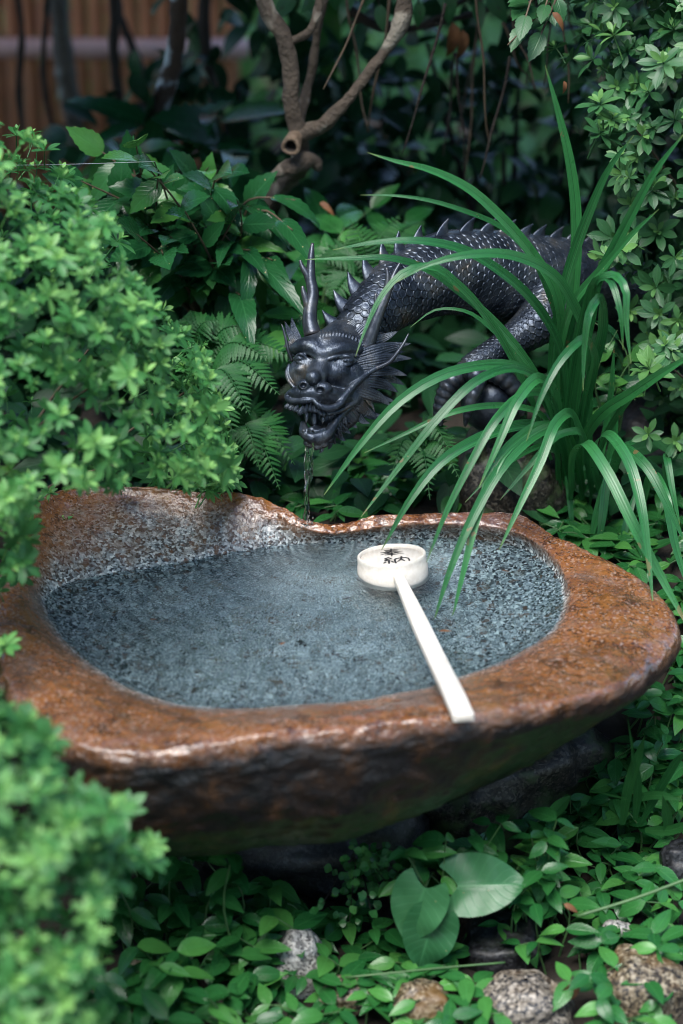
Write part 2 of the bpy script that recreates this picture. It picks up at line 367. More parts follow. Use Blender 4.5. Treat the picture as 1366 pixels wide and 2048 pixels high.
def basin_material():
    n = NT('wet_rust_granite'); p = n.pos()
    z = n.n('ShaderNodeAttribute', attribute_name='zone').outputs['Fac']
    sp = n.n('ShaderNodeSeparateXYZ', {0: p})
    big = n.noise(p, 7.0, 4.0, .6); mid = n.noise(p, 34.0, 4.0, .6); fine = n.noise(p, 260.0, 2.0, .6)
    cell = n.n('ShaderNodeTexVoronoi', {'Vector': p, 'Scale': 360.0}).outputs['Color']
    cs = n.n('ShaderNodeSeparateColor', {0: cell}); c1, c2 = cs.outputs[0], cs.outputs[1]
    cell2 = n.n('ShaderNodeSeparateColor', {0: n.n('ShaderNodeTexVoronoi', {'Vector': p, 'Scale': 170.0}).outputs['Color']}).outputs[0]
    # cut granite of the bowl: grey, white, black grains and rust spots
    g = n.ramp(c1, [(0.0, (0.014, 0.018, 0.020)), (.20, (0.045, 0.056, 0.060)), (.42, (0.16, 0.192, 0.20)), (.72, (0.30, 0.345, 0.35)), (1.0, (0.62, 0.66, 0.64))])
    g = n.mix(n.math('MULTIPLY', n.math('SUBTRACT', .34, big, clamp=True), 4.0, clamp=True), g, (0.05, 0.055, 0.06))
    spot = n.math('GREATER_THAN', n.math('ADD', cell2, n.math('MULTIPLY', mid, .35)), 1.12)
    g = n.mix(n.math('MULTIPLY', spot, .75), g, (0.09, 0.040, 0.018))
    g = n.mix(n.math('MULTIPLY', n.math('SUBTRACT', mid, .56, clamp=True), 2.0, clamp=True), g, (0.16, 0.12, 0.06))
    brn = n.math('MULTIPLY', n.math('SUBTRACT', n.math('ADD', z, n.math('MULTIPLY', n.math('SUBTRACT', mid, .5), 2.6)), 3.85), 1.3, clamp=True)
    g = n.mix(n.math('MULTIPLY', brn, .85), g, n.mix(.35, n.mix(.55, g, (0.20, 0.10, 0.038)), g, 'MULTIPLY'))
    # weathered skin: rust, ochre, purple-brown and pale grains
    w = n.ramp(n.math('ADD', n.math('MULTIPLY', mid, .65), n.math('MULTIPLY', fine, .35)), [(.30, (0.022, 0.011, 0.008)), (.42, (0.095, 0.034, 0.013)), (.50, (0.23, 0.090, 0.026)), (.57, (0.15, 0.060, 0.034)), (.66, (0.26, 0.15, 0.075)), (.78, (0.30, 0.22, 0.16))])
    w = n.mix(n.math('MULTIPLY', n.math('SUBTRACT', c2, .72, clamp=True), 2.0, clamp=True), w, (0.36, 0.27, 0.22))
    w = n.mix(n.math('MULTIPLY', n.math('SUBTRACT', .22, c1, clamp=True), 3.2, clamp=True), w, (0.035, 0.022, 0.016))
    w = n.mix(n.math('MULTIPLY', n.math('SUBTRACT', big, .54, clamp=True), 4.0, clamp=True), w, n.mix(.55, w, (0.16, 0.09, 0.10)))
    patch = n.math('MULTIPLY', n.math('SUBTRACT', n.noise(p, 11.0, 5.0, .68), .50, clamp=True), 5.5, clamp=True)
    w = n.mix(n.math('MULTIPLY', patch, .8), w, n.mix(.25, (0.030, 0.016, 0.012), w))
    ochre = n.math('MULTIPLY', n.math('SUBTRACT', n.noise(p, 17.0, 4.0, .6, .6), .56, clamp=True), 5.0, clamp=True)
    w = n.mix(n.math('MULTIPLY', ochre, .8), w, (0.27, 0.115, 0.026))
    greyp = n.math('MULTIPLY', n.math('SUBTRACT', n.noise(p, 13.0, 5.0, .65, .8), .55, clamp=True), 5.0, clamp=True)
    w = n.mix(n.math('MULTIPLY', greyp, .7), w, n.mix(.45, (0.20, 0.17, 0.165), n.mix(.5, g, w)))
    # the outer flank: dark stains and shade painted in, a little algae low down
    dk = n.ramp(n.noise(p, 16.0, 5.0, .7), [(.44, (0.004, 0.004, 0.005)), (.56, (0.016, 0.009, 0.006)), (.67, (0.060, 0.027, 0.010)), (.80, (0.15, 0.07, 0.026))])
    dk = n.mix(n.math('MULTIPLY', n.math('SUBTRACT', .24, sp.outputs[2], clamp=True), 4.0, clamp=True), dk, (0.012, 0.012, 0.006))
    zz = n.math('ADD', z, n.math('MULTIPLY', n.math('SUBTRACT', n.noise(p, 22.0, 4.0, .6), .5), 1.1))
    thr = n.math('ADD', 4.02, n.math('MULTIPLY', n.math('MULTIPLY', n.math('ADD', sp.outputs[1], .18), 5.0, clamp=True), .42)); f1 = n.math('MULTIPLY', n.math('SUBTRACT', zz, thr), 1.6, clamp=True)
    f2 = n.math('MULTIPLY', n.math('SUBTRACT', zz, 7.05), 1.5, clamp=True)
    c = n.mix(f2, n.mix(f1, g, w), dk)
    rough = n.math('ADD', n.math('MULTIPLY', mid, .35), n.math('MULTIPLY', f1, -.04)); rough = n.math('ADD', n.math('ADD', rough, .04), n.math('MULTIPLY', f2, .22))
    h = n.math('ADD', n.math('ADD', n.math('MULTIPLY', fine, .5), n.math('MULTIPLY', c1, .35)), n.math('MULTIPLY', mid, 1.3))
    return n.done(n.princ(Base_Color=c, Roughness=rough, Normal=n.bump(h, .6, .004), Specular_IOR_Level=.5, Coat_Weight=n.math('MULTIPLY', f1, n.math('MULTIPLY', n.math('SUBTRACT', 1.0, n.math('MULTIPLY', f2, .75)), n.math('ADD', .15, n.math('MULTIPLY', big, .8)))), Coat_Roughness=.2, Coat_Normal=n.bump(mid, .6, .006)))
M['basin'] = basin_material()
bq = grid_quads(len(s_param), NPHI, True)
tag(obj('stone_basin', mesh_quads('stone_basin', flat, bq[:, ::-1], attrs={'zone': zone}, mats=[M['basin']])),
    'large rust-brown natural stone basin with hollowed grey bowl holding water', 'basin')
BASIN = flat.reshape(len(s_param), NPHI, 3)
def basin_top(x, y):                                                   # highest stone near a point
    d = np.hypot(flat[:, 0] - x, flat[:, 1] - y); return flat[d < .012, 2].max()

# ================================================================== WATER
HO_LIP = at(650, 740, .08) + ((417 - 512.25) * RGT + (1092.8 - 1512) * UPV - 262 * FWD) * (mpp(at(650, 740, .08)) / 3.415)
IMP = atz(640, 1086, WATER_Z)
def water_material():
    n = NT('rippled_water'); p = n.pos()
    d = n.n('ShaderNodeVectorMath', {0: p, 1: tuple(IMP)}, operation='SUBTRACT').outputs[0]
    d = n.n('ShaderNodeVectorMath', {0: d, 1: (1, 1, 0)}, operation='MULTIPLY').outputs[0]
    r = n.n('ShaderNodeVectorMath', {0: d}, operation='LENGTH').outputs['Value']
    u = n.n('ShaderNodeVectorMath', {0: d}, operation='NORMALIZE').outputs[0]
    us = n.n('ShaderNodeVectorMath', {0: u, 1: (1, 1, 0)}, operation='MULTIPLY').outputs[0]
    us = n.n('ShaderNodeVectorMath', {0: us, 'Scale': 25.0}, operation='SCALE').outputs[0]
    q = n.n('ShaderNodeVectorMath', {0: us, 1: n.n('ShaderNodeCombineXYZ', {2: n.math('MULTIPLY', r, 44.0)}).outputs[0]}, operation='ADD').outputs[0]
    streak = n.noise(q, 1.0, 2.0, .5)
    rings_ = n.math('SINE', n.math('ADD', n.math('MULTIPLY', r, 520.0), n.math('MULTIPLY', n.noise(p, 30.0, 2.0), 9.0)))
    q2 = n.n('ShaderNodeVectorMath', {0: n.n('ShaderNodeVectorMath', {0: us, 'Scale': .42}, operation='SCALE').outputs[0], 1: n.n('ShaderNodeCombineXYZ', {2: n.math('MULTIPLY', r, 210.0)}).outputs[0]}, operation='ADD').outputs[0]
    arcs = n.noise(q2, 1.0, 1.0, .5)
    calm = n.noise(p, 60.0, 2.0)
    fade = n.math('MULTIPLY', n.math('SUBTRACT', 1.15, n.math('MULTIPLY', r, 1.5), clamp=True), n.math('SUBTRACT', 1.0, n.math('MULTIPLY', n.math('SUBTRACT', n.n('ShaderNodeSeparateXYZ', {0: d}).outputs[0], .10), 9.0), clamp=True))
    h = n.math('ADD', n.math('MULTIPLY', n.math('ADD', n.math('MULTIPLY', streak, .6), n.math('MULTIPLY', arcs, .13)), fade), n.math('MULTIPLY', calm, .25))
    bm = n.bump(h, 1.0, .0072)
    gl = n.n('ShaderNodeBsdfGlossy', {'Roughness': .03, 'Normal': bm}); rf = n.n('ShaderNodeBsdfRefraction', {'Color': (.86, .96, 1.0, 1), 'IOR': 1.33, 'Roughness': 0.0, 'Normal': bm})
    fr = n.n('ShaderNodeFresnel', {'IOR': 1.33, 'Normal': bm})
    return n.done(n.n('ShaderNodeMixShader', {0: fr.outputs[0], 1: rf.outputs[0], 2: gl.outputs[0]}))
M['water'] = water_material()
wr = np.linspace(.01, 1.03, 30)[:, None] * rw[None, ::4]
WATER_FLIP = True
WV = np.stack([BC[0] + wr * np.cos(PHI[::4])[None], BC[1] + wr * np.sin(PHI[::4])[None], np.full(wr.shape, WATER_Z)], -1).reshape(-1, 3)
tag(obj('water', mesh_quads('water', WV, grid_quads(30, wr.shape[1], True)[:, ::-1] if WATER_FLIP else grid_quads(30, wr.shape[1], True), mats=[M['water']])), kind='structure')

def glassy(name, tint=(1, 1, 1)):
    n = NT(name); return n.done(n.princ(Base_Color=tint, Roughness=.02, IOR=1.33, Transmission_Weight=1.0))
M['jet'] = glassy('falling_water')
def build_jet():
    a = HO_LIP; b = at(611, 1049, .004)
    tt = np.linspace(0, 1, 70); P = a + (b - a) * tt[:, None]
    P[:, 1] = a[1] + (b[1] - a[1]) * np.sqrt(tt); P[:, 2] = a[2] + (b[2] - a[2]) * tt
    P += np.stack([.0012 * np.sin(tt * 17) * tt, np.zeros(70), np.zeros(70)], -1)
    R = .0046 - .0013 * tt + .0006 * np.sin(tt * 17 + 1) * (.3 + .7 * tt) + .0003 * np.sin(tt * 43); R[-3:] *= 1.4
    mb = MB()
    V, Q, uv = tube(P, R, 14, bump=lambda s, an: 1 + .32 * np.sin(2 * an + s * 8) + .05 * np.sin(4 * an - s * 40))
    mb.add(V, Q, uv)
    for k_ in range(14):
        a_ = k_ * 2.4; q_ = .004 + .012 * ((k_ * 37) % 14) / 14; c_ = b + np.array((q_ * math.cos(a_), q_ * .7 * math.sin(a_) - .004, .001 + .009 * ((k_ * 11) % 7) / 7)); r_ = .0007 + .0009 * ((k_ * 5) % 6) / 6
        th = np.linspace(.1, np.pi - .1, 7)[:, None]; ph = (np.arange(8) / 8 * 2 * np.pi)[None]
        D = np.stack(np.broadcast_arrays(np.sin(th) * np.cos(ph), np.sin(th) * np.sin(ph), np.cos(th) + 0 * ph), -1).reshape(-1, 3); mb.add(D * r_ + c_, grid_quads(7, 8, True))
    o = mb.build('water_jet', M['jet']); tag(o, 'thin clear jet of water falling from the dragon mouth', 'water jet')
build_jet()

# ================================================================== ROCKS
def rock_mat(name, base, dark, pale, moss=0.0, rust=0.0, speck=False):
    n = NT(name); p = n.pos()
    c1 = n.n('ShaderNodeSeparateColor', {0: n.n('ShaderNodeTexVoronoi', {'Vector': p, 'Scale': 300.0}).outputs['Color']}).outputs[0]
    big = n.noise(p, 26.0, 4.0, .6); c1 = n.math('ADD', n.math('MULTIPLY', c1, .5), n.math('MULTIPLY', n.noise(p, 150.0, 4.0, .7), .5))
    c = n.ramp(c1, [(0.30, dark), (.38, dark), (.45, base), (.58, base), (.72, pale)])
    c = n.mix(n.math('MULTIPLY', n.math('SUBTRACT', big, .50, clamp=True), 3.0, clamp=True), c, n.mix(.6, c, dark))
    if speck: c = n.mix(n.math('MULTIPLY', n.math('LESS_THAN', n.voro(p, 210.0), n.math('MULTIPLY', n.noise(p, 60.0, 2.0), .55)), .85), c, (0.03, 0.03, 0.033))
    if rust: c = n.mix(n.math('MULTIPLY', n.math('SUBTRACT', n.noise(p, 19.0, 3.0), .50, clamp=True), 5.0 * rust, clamp=True), c, (0.14, 0.075, 0.02))
    if moss: c = n.mix(n.math('MULTIPLY', n.math('SUBTRACT', n.noise(p, 23.0, 4.0), .52, clamp=True), 6.0 * moss, clamp=True), c, (0.05, 0.085, 0.03))
    return n.done(n.princ(Base_Color=c, Roughness=n.math('ADD', .3, n.math('MULTIPLY', big, .4)), Normal=n.bump(n.math('ADD', n.math('MULTIPLY', c1, .3), big), .6, .003)))
M['rock_white'] = rock_mat('pale_granite', (0.38, 0.37, 0.34), (0.16, 0.155, 0.145), (0.60, 0.58, 0.53), speck=True)
M['rock_tan'] = rock_mat('tan_granite', (0.13, 0.10, 0.062), (0.022, 0.018, 0.014), (0.32, 0.27, 0.19), rust=.9)
M['rock_grey'] = rock_mat('grey_granite', (0.14, 0.12, 0.095), (0.02, 0.02, 0.022), (0.34, 0.30, 0.25), rust=.5)
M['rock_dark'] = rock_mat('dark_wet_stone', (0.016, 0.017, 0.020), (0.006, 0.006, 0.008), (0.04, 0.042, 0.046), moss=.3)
M['rock_moss'] = rock_mat('mossy_stone', (0.024, 0.020, 0.015), (0.006, 0.006, 0.005), (0.075, 0.068, 0.055), moss=1.2)
def rock(name, c, rad, mat, label, cat='stone', seed=0, rz=0.0, group=None, nu=56, nv=34, rough=.03):
    th = np.linspace(0.02, np.pi - .02, nv)[:, None]; ph = (np.arange(nu) / nu * 2 * np.pi)[None]
    D = np.stack(np.broadcast_arrays(np.sin(th) * np.cos(ph), np.sin(th) * np.sin(ph), np.cos(th) + 0 * ph), -1).reshape(-1, 3)
    nse = noise_v(D, 1.1, 3, seed * 3.7 + 1, .45); n2 = noise_v(D, 5.0, 2, seed + 9.0)
    sg = np.sign(D) * np.abs(D) ** .82
    V = sg * (1 + (.26 if rough > .05 else .21) * nse + rough * n2)[:, None] * np.array(rad)
    cz, sz = math.cos(rz), math.sin(rz); V = V @ np.array(((cz, sz, 0), (-sz, cz, 0), (0, 0, 1))) + np.array(c)
    o = obj(name, mesh_quads(name, V, grid_quads(nv, nu, True), mats=[M[mat]])); return tag(o, label, cat, group)
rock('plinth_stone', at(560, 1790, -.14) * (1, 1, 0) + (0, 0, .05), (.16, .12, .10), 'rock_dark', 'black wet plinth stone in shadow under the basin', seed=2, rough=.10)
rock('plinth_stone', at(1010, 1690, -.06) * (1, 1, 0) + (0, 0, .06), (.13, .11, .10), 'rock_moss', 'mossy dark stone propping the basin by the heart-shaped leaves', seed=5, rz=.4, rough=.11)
def pebble(px, py, rpx, mat, label, asp=(1, .9, .8), seed=0, rz=0.0, dz=0.0):
    p = atz(px, py, .02 + dz); m = mpp(p); p = p - (0, 0, .012)
    rock('cobble_stone', p + (0, 0, 0), (rpx * m * asp[0] * .88, rpx * m * asp[1] * .88, rpx * m * asp[2] * .88), mat, label, seed=seed, rz=rz, group='cobbles below the basin')
pebble(598, 1918, 72, 'rock_white', 'pale speckled egg-shaped cobble with a white top', (.86, .9, 1.25), 1)
pebble(845, 2010, 76, 'rock_tan', 'tan cobble with an ochre stain beside the lower heart-shaped leaf', (.95, .9, 1.05), 2)
pebble(1050, 2005, 98, 'rock_grey', 'large round grey cobble at the bottom edge of the picture', (1.1, .9, .9), 3)
pebble(1005, 1875, 88, 'rock_dark', 'dark cobble just below the sideways heart-shaped leaf', (1.1, .9, .75), 4)
pebble(1285, 1965, 92, 'rock_tan', 'brown cobble half hidden by creepers at the lower right', (1, .9, 1.05), 6, dz=.02)
pebble(690, 1975, 52, 'rock_tan', 'small brown cobble between the pale and the ochre-stained cobbles', (1.2, .9, .8), 8)
pebble(300, 1965, 78, 'rock_tan', 'brown cobble shaded by creeper leaves at the lower left', (1.25, .9, .8), 9)
pebble(1356, 1720, 48, 'rock_dark', 'dark stone at the right edge of the picture', (.8, .9, 1.3), 10, dz=.05)
pebble(1235, 1850, 34, 'rock_white', 'little pale chip of stone among the right creepers', (1, .9, .9), 11, dz=.03)

# ================================================================== LADLE
def wood_mat():
    n = NT('pale_bare_wood'); p = n.objc()
    v = n.n('ShaderNodeVectorMath', {0: n.pos(), 1: (220.0, 24.0, 160.0)}, operation='MULTIPLY').outputs[0]
    f = n.noise(v, 1.0, 4.0, .65, .4); st = n.noise(n.pos(), 34.0, 3.0)
    c = n.mix(n.math('MULTIPLY', n.math('SUBTRACT', f, .25, clamp=True), 2.0, clamp=True), (0.54, 0.49, 0.415), (0.68, 0.645, 0.585)); c = n.mix(n.math('MULTIPLY', n.math('SUBTRACT', st, .52, clamp=True), 2.2, clamp=True), c, (0.53, 0.48, 0.41))
    zz = n.n('ShaderNodeSeparateXYZ', {0: n.pos()}).outputs[2]; c = n.mix(n.math('MULTIPLY', n.math('SUBTRACT', WATER_Z + .0065, n.math('ADD', zz, n.math('MULTIPLY', st, .006)), clamp=True), 260.0, clamp=True), c, (0.40, 0.38, 0.35))
    return n.done(n.princ(Base_Color=c, Roughness=.5, Normal=n.bump(f, .08, .0006)))
M['wood'] = wood_mat()
M['ink'] = simple('black_ink', (0.012, 0.012, 0.013), .5, (0.02, 0.02, 0.02))
M['brownedge'] = simple('cut_wood_edge', (0.30, 0.17, 0.11), .6, (0.24, 0.12, 0.07))
def build_ladle():
    top = atz(783, 1108, .3725)
    n_ = np.array((-.075, .13, 1.0)); n_ /= np.linalg.norm(n_)
    x_ = np.array((1.0, 0, 0)); x_ = x_ - n_ * (x_ @ n_); x_ /= np.linalg.norm(x_); y_ = np.cross(n_, x_)
    F = np.stack([x_, y_, n_], 1)
    t = thing('ladle', 'pale wooden ladle lying upside down across the basin, cup in the water', 'ladle', tuple(top))
    def lathe(name, prof, mat, ns=72, par=t):
        a = np.arange(ns) / ns * 2 * np.pi; pr = np.array(prof)
        V = np.stack([pr[:, 0:1] * np.cos(a), pr[:, 0:1] * np.sin(a), pr[:, 1:2] + 0 * a], -1).reshape(-1, 3)
        mb = MB(); mb.add(V @ F.T + top, grid_quads(len(pr), ns, True)); return mb.build(name, mat, par)
    cup = lathe('cup', [(.0375, -.0042), (.0382, -.0004), (.0388, .0002), (.0403, .0002), (.0412, -.0006), (.0414, -.004), (.0416, -.012), (.0424, -.0132), (.0427, -.024), (.0429, -.036), (.0424, -.038), (.040, -.038), (.0385, -.030), (.0375, -.0075)], M['wood'])
    lathe('cup_bottom', [(.0002, -.0040), (.02, -.0040), (.0379, -.0038), (.0379, -.0068), (.0002, -.0068)], M['wood'], par=cup)
    # inscription: two brushed characters
    def stroke(mb, pts, cx, cy, size, w):
        P = catmull(np.array([(x, y, 0) for x, y in pts], float), 12)[:, :2]
        T = np.gradient(P, axis=0); T /= np.linalg.norm(T, axis=1)[:, None] + 1e-9; N = np.stack([-T[:, 1], T[:, 0]], -1)
        tt = np.linspace(0, 1, 12); ww = w * (.75 + .45 * np.sin(tt * 2.6 + .5)) * (1 - .55 * tt ** 3)
        L = P + N * ww[:, None]; R = P - N * ww[:, None]
        Z = -.0036 + .00018
        V = [(cx + (x - .5) * size, cy + (y - .5) * size, Z) for q in (L, R) for x, y in q]
        mb.add(np.array(V) @ F.T + top, [(i, i + 12, i + 13, i + 1) for i in range(11)])
    hou = [[(.22,.84),(.8,.87)], [(.26,.71),(.76,.74)], [(.06,.56),(.95,.60)], [(.50,.99),(.46,.62),(.06,.28)], [(.56,.60),(.74,.42),(.98,.30)], [(.33,.40),(.68,.42)], [(.24,.25),(.78,.27)], [(.51,.50),(.50,.0)]]
    nou = [[(.27,.98),(.10,.78),(.28,.72)], [(.36,.84),(.10,.56),(.40,.60)], [(.25,.58),(.25,.02)], [(.13,.42),(.03,.22)], [(.35,.44),(.44,.26)], [(.53,.06),(.54,.74),(.95,.78),(.93,.10),(.84,.16)], [(.75,.99),(.73,.66),(.57,.32)], [(.74,.62),(.88,.36)]]
    for chars, cx, cy in ((hou, 0.000, .0168), (nou, .0040, -.0155)):
        mb = MB()
        for s in chars: stroke(mb, s, cx, cy, .0305, .036)
        mb.build('ink_character', M['ink'], cup)
    # handle: flat stick that widens towards the end resting on the rim
    e = atz(925, 1418, .402); zt = basin_top(e[0], e[1] + .03) + .0135
    key = [(796, 1146, .3655, 21), (812, 1180, .368, 26), (833, 1226, .372, 33), (880, 1326, .385, 39), (912, 1392, zt, 43), (927, 1427, zt + .002, 44)]
    P = []; Wd = []
    for px, py, z, w in key: p = atz(px, py, z); P.append(p); Wd.append(w * mpp(p) * .5)
    PP = catmull(np.column_stack([np.array(P), Wd]), 40); P, Wd = PP[:, :3], PP[:, 3]
    T = np.gradient(P, axis=0); T /= np.linalg.norm(T, axis=1)[:, None]
    Sd = np.cross(T, (0, 0, 1)); Sd /= np.linalg.norm(Sd, axis=1)[:, None]; Nn = np.cross(Sd, T)
    th = .0095; b = .0016; ring = []
    for sx, sz in ((-1, -1), (-1, 0), (1, 0), (1, -1)):
        for k_ in range(3):
            a = {(-1, -1): (180, 270), (-1, 0): (90, 180), (1, 0): (0, 90), (1, -1): (270, 360)}[(sx, sz)]
            ring.append((sx, sz, math.radians(a[0] + (a[1] - a[0]) * k_ / 2)))
    order = [i for blk in (6, 3, 0, 9) for i in range(blk, blk + 3)]; ring = [ring[i] for i in order]
    endf = np.ones(40); V = []
    for i in range(40):
        for sx, sz, a in ring:
            V.append(P[i] + Sd[i] * (sx * (Wd[i] - b) + b * math.cos(a)) + Nn[i] * (sz * (th - 2 * b) - b + b * math.sin(a)))
    V = np.array(V).reshape(40, 12, 3)
    def cap(r, d): c = r.mean(0); return np.stack([c + (r - c) * f + d * g for f, g in ((.96, .0012), (.88, .0018), (.02, .0018))])
    V = np.concatenate([cap(V[0], -T[0])[::-1], V, cap(V[-1], T[-1])])
    mb = MB(); mb.add(V.reshape(-1, 3), grid_quads(len(V), 12, True)); mb.build('handle', M['wood'], t)
build_ladle()

# ================================================================== BRONZE DRAGON
def bronze(name, edge=0.0):
    n = NT(name); p = n.pos(); a = n.noise(p, 30.0, 4.0, .6); f = n.noise(p, 240.0, 3.0, .6)
    c = n.ramp(a, [(.30, (0.014, 0.020, 0.030)), (.48, (0.042, 0.054, 0.074)), (.60, (0.085, 0.098, 0.115)), (.75, (0.095, 0.080, 0.062))])
    pointy = n.n('ShaderNodeNewGeometry').outputs['Pointiness']
    c = n.mix(n.math('MULTIPLY', n.math('SUBTRACT', pointy, .53, clamp=True), 7.0, clamp=True), c, (0.17, 0.14, 0.12))  # raised edges a paler brown, picked by pointiness
    r = n.math('ADD', .24, n.math('MULTIPLY', a, .26))
    if edge:
        st = n.noise(n.n('ShaderNodeVectorMath', {0: p, 1: (1.0, .6, .35)}, operation='MULTIPLY').outputs[0], 420.0, 3.0, .65, .8); f = n.math('ADD', f, n.math('MULTIPLY', st, edge))
        c = n.mix(n.math('MULTIPLY', n.math('SUBTRACT', .47, st, clamp=True), 3.5, clamp=True), c, (0.012, 0.014, 0.018)); c = n.mix(n.math('MULTIPLY', n.math('SUBTRACT', n.noise(p, 70.0, 4.0, .7), .56, clamp=True), 4.0, clamp=True), c, (0.10, 0.115, 0.12))
    return n.done(n.princ(Base_Color=c, Metallic=.72, Roughness=r, Specular_IOR_Level=.6, Normal=n.bump(n.math('ADD', f, n.math('MULTIPLY', a, 1.2)), .28, .0012)))
M['bronze'] = bronze('dark_bronze'); M['bronze_face'] = bronze('weathered_bronze', 2.6)

def surface_nets(F, org, h):
    nx, ny, nz = F.shape; neg = F < 0
    c = np.zeros((nx-1, ny-1, nz-1), int)
    for dx in (0, 1):
        for dy in (0, 1):
            for dz in (0, 1): c += neg[dx:nx-1+dx, dy:ny-1+dy, dz:nz-1+dz]
    act = (c > 0) & (c < 8); I = np.argwhere(act); idx = -np.ones(act.shape, int); idx[act] = np.arange(len(I))
    acc = np.zeros((len(I), 3)); cnt = np.zeros(len(I))
    corners = [(0,0,0),(1,0,0),(0,1,0),(1,1,0),(0,0,1),(1,0,1),(0,1,1),(1,1,1)]
    for i, a in enumerate(corners):
        for b in corners[i+1:]:
            if sum(abs(x - y) for x, y in zip(a, b)) != 1: continue
            fa = F[I[:, 0]+a[0], I[:, 1]+a[1], I[:, 2]+a[2]]; fb = F[I[:, 0]+b[0], I[:, 1]+b[1], I[:, 2]+b[2]]
            m = (fa < 0) != (fb < 0); t = np.where(m, fa / np.where(m, fa - fb, 1), 0)[:, None]
            acc += np.where(m[:, None], np.array(a) + t * (np.array(b) - np.array(a)), 0); cnt += m
    V = org + (I + acc / cnt[:, None]) * h
    Q = []
    for ax in range(3):
        sl = [slice(1, -1)] * 3; sl[ax] = slice(0, -1)
        o1 = [1, 1, 1]; 
        A = neg; sh = [slice(None)] * 3
        s0 = [slice(1, n_-1) for n_ in F.shape]; s1 = [slice(1, n_-1) for n_ in F.shape]
        s0[ax] = slice(0, F.shape[ax]-1); s1[ax] = slice(1, F.shape[ax])
        e = np.argwhere(neg[tuple(s0)] != neg[tuple(s1)])
        off = np.ones(3, int); off[ax] = 0; e = e + off
        b_, c_ = [(1, 2), (2, 0), (0, 1)][ax]
        db = np.zeros(3, int); db[b_] = 1; dc = np.zeros(3, int); dc[c_] = 1
        g = lambda q: idx[q[:, 0], q[:, 1], q[:, 2]]
        q = np.stack([g(e - db - dc), g(e - dc), g(e), g(e - db)], 1)
        fl = neg[e[:, 0], e[:, 1], e[:, 2]]; q[~fl] = q[~fl][:, ::-1]; Q.append(q)
    Q = np.concatenate(Q); return V, Q[(Q >= 0).all(1)]

HO = at(650, 740, .08); HS = mpp(HO) / 3.415                            # head modelling frame: 56 units = 1 cm
def hw(p):                                                              # (zx, zy, w) -> world
    p = np.atleast_2d(np.asarray(p, float))
    return HO + ((p[:, 0] - 512.25)[:, None] * RGT + (1092.8 - p[:, 1])[:, None] * UPV - p[:, 2][:, None] * FWD) * HS

class SDF:
    def __init__(s, lo, hi, h):
        s.lo = np.array(lo, float); s.h = h; n = ((np.array(hi) - s.lo) / h).astype(int) + 1
        s.ax = [s.lo[i] + np.arange(n[i]) * h for i in range(3)]; s.F = np.full(n, 1e3, np.float32)
    def _box(s, lo, hi):
        sl = tuple(slice(max(0, int((lo[i] - s.lo[i]) / s.h)), min(s.F.shape[i], int((hi[i] - s.lo[i]) / s.h) + 2)) for i in range(3))
        X = np.meshgrid(*[s.ax[i][sl[i]] for i in range(3)], indexing='ij', copy=False); return sl, X
    def _mix(s, sl, d, k, sub):
        f = s.F[sl]; d = d.astype(np.float32)
        if sub: f2 = -f; hh = np.clip(.5 + .5 * (d - f2) / k, 0, 1); r = -((d * (1 - hh) + f2 * hh) - k * hh * (1 - hh))
        else: hh = np.clip(.5 + .5 * (d - f) / k, 0, 1); r = (d * (1 - hh) + f * hh) - k * hh * (1 - hh)
        s.F[sl] = r
    def ell(s, c, r, k=20, sub=False, rot=0.0):
        c = np.array(c, float); r = np.array(r, float) * np.ones(3); R = r.max() + 2.2 * k + 25
        sl, (X, Y, Z) = s._box(c - R, c + R); x, y, z = X - c[0], Y - c[1], Z - c[2]
        if rot: ca, sa = math.cos(rot), math.sin(rot); x, y = x * ca + y * sa, -x * sa + y * ca
        k0 = np.sqrt((x/r[0])**2 + (y/r[1])**2 + (z/r[2])**2); k1 = np.sqrt((x/r[0]**2)**2 + (y/r[1]**2)**2 + (z/r[2]**2)**2) + 1e-9
        s._mix(sl, k0 * (k0 - 1) / k1, k, sub)
    def tube(s, pts, k=12, sub=False, n=None):
        P = catmull(np.array(pts, float), n or max(2, 5 * (len(pts) - 1) + 1))
        R = P[:, 3].max() + 2.2 * k + 25; sl, (X, Y, Z) = s._box(P[:, :3].min(0) - R, P[:, :3].max(0) + R)
        D = None
        for a, b in zip(P[:-1], P[1:]):
            v = b[:3] - a[:3]; L = v @ v + 1e-9
            t = np.clip(((X - a[0]) * v[0] + (Y - a[1]) * v[1] + (Z - a[2]) * v[2]) / L, 0, 1)
            d = np.sqrt((X - a[0] - t * v[0])**2 + (Y - a[1] - t * v[1])**2 + (Z - a[2] - t * v[2])**2) - (a[3] + (b[3] - a[3]) * t)
            D = d if D is None else np.minimum(D, d)
        s._mix(sl, D, k, sub)

DR = thing('dragon_statue', 'dark bronze scaled dragon spouting water over the back rim of the basin', 'statue', tuple(at(985, 866, .22)))

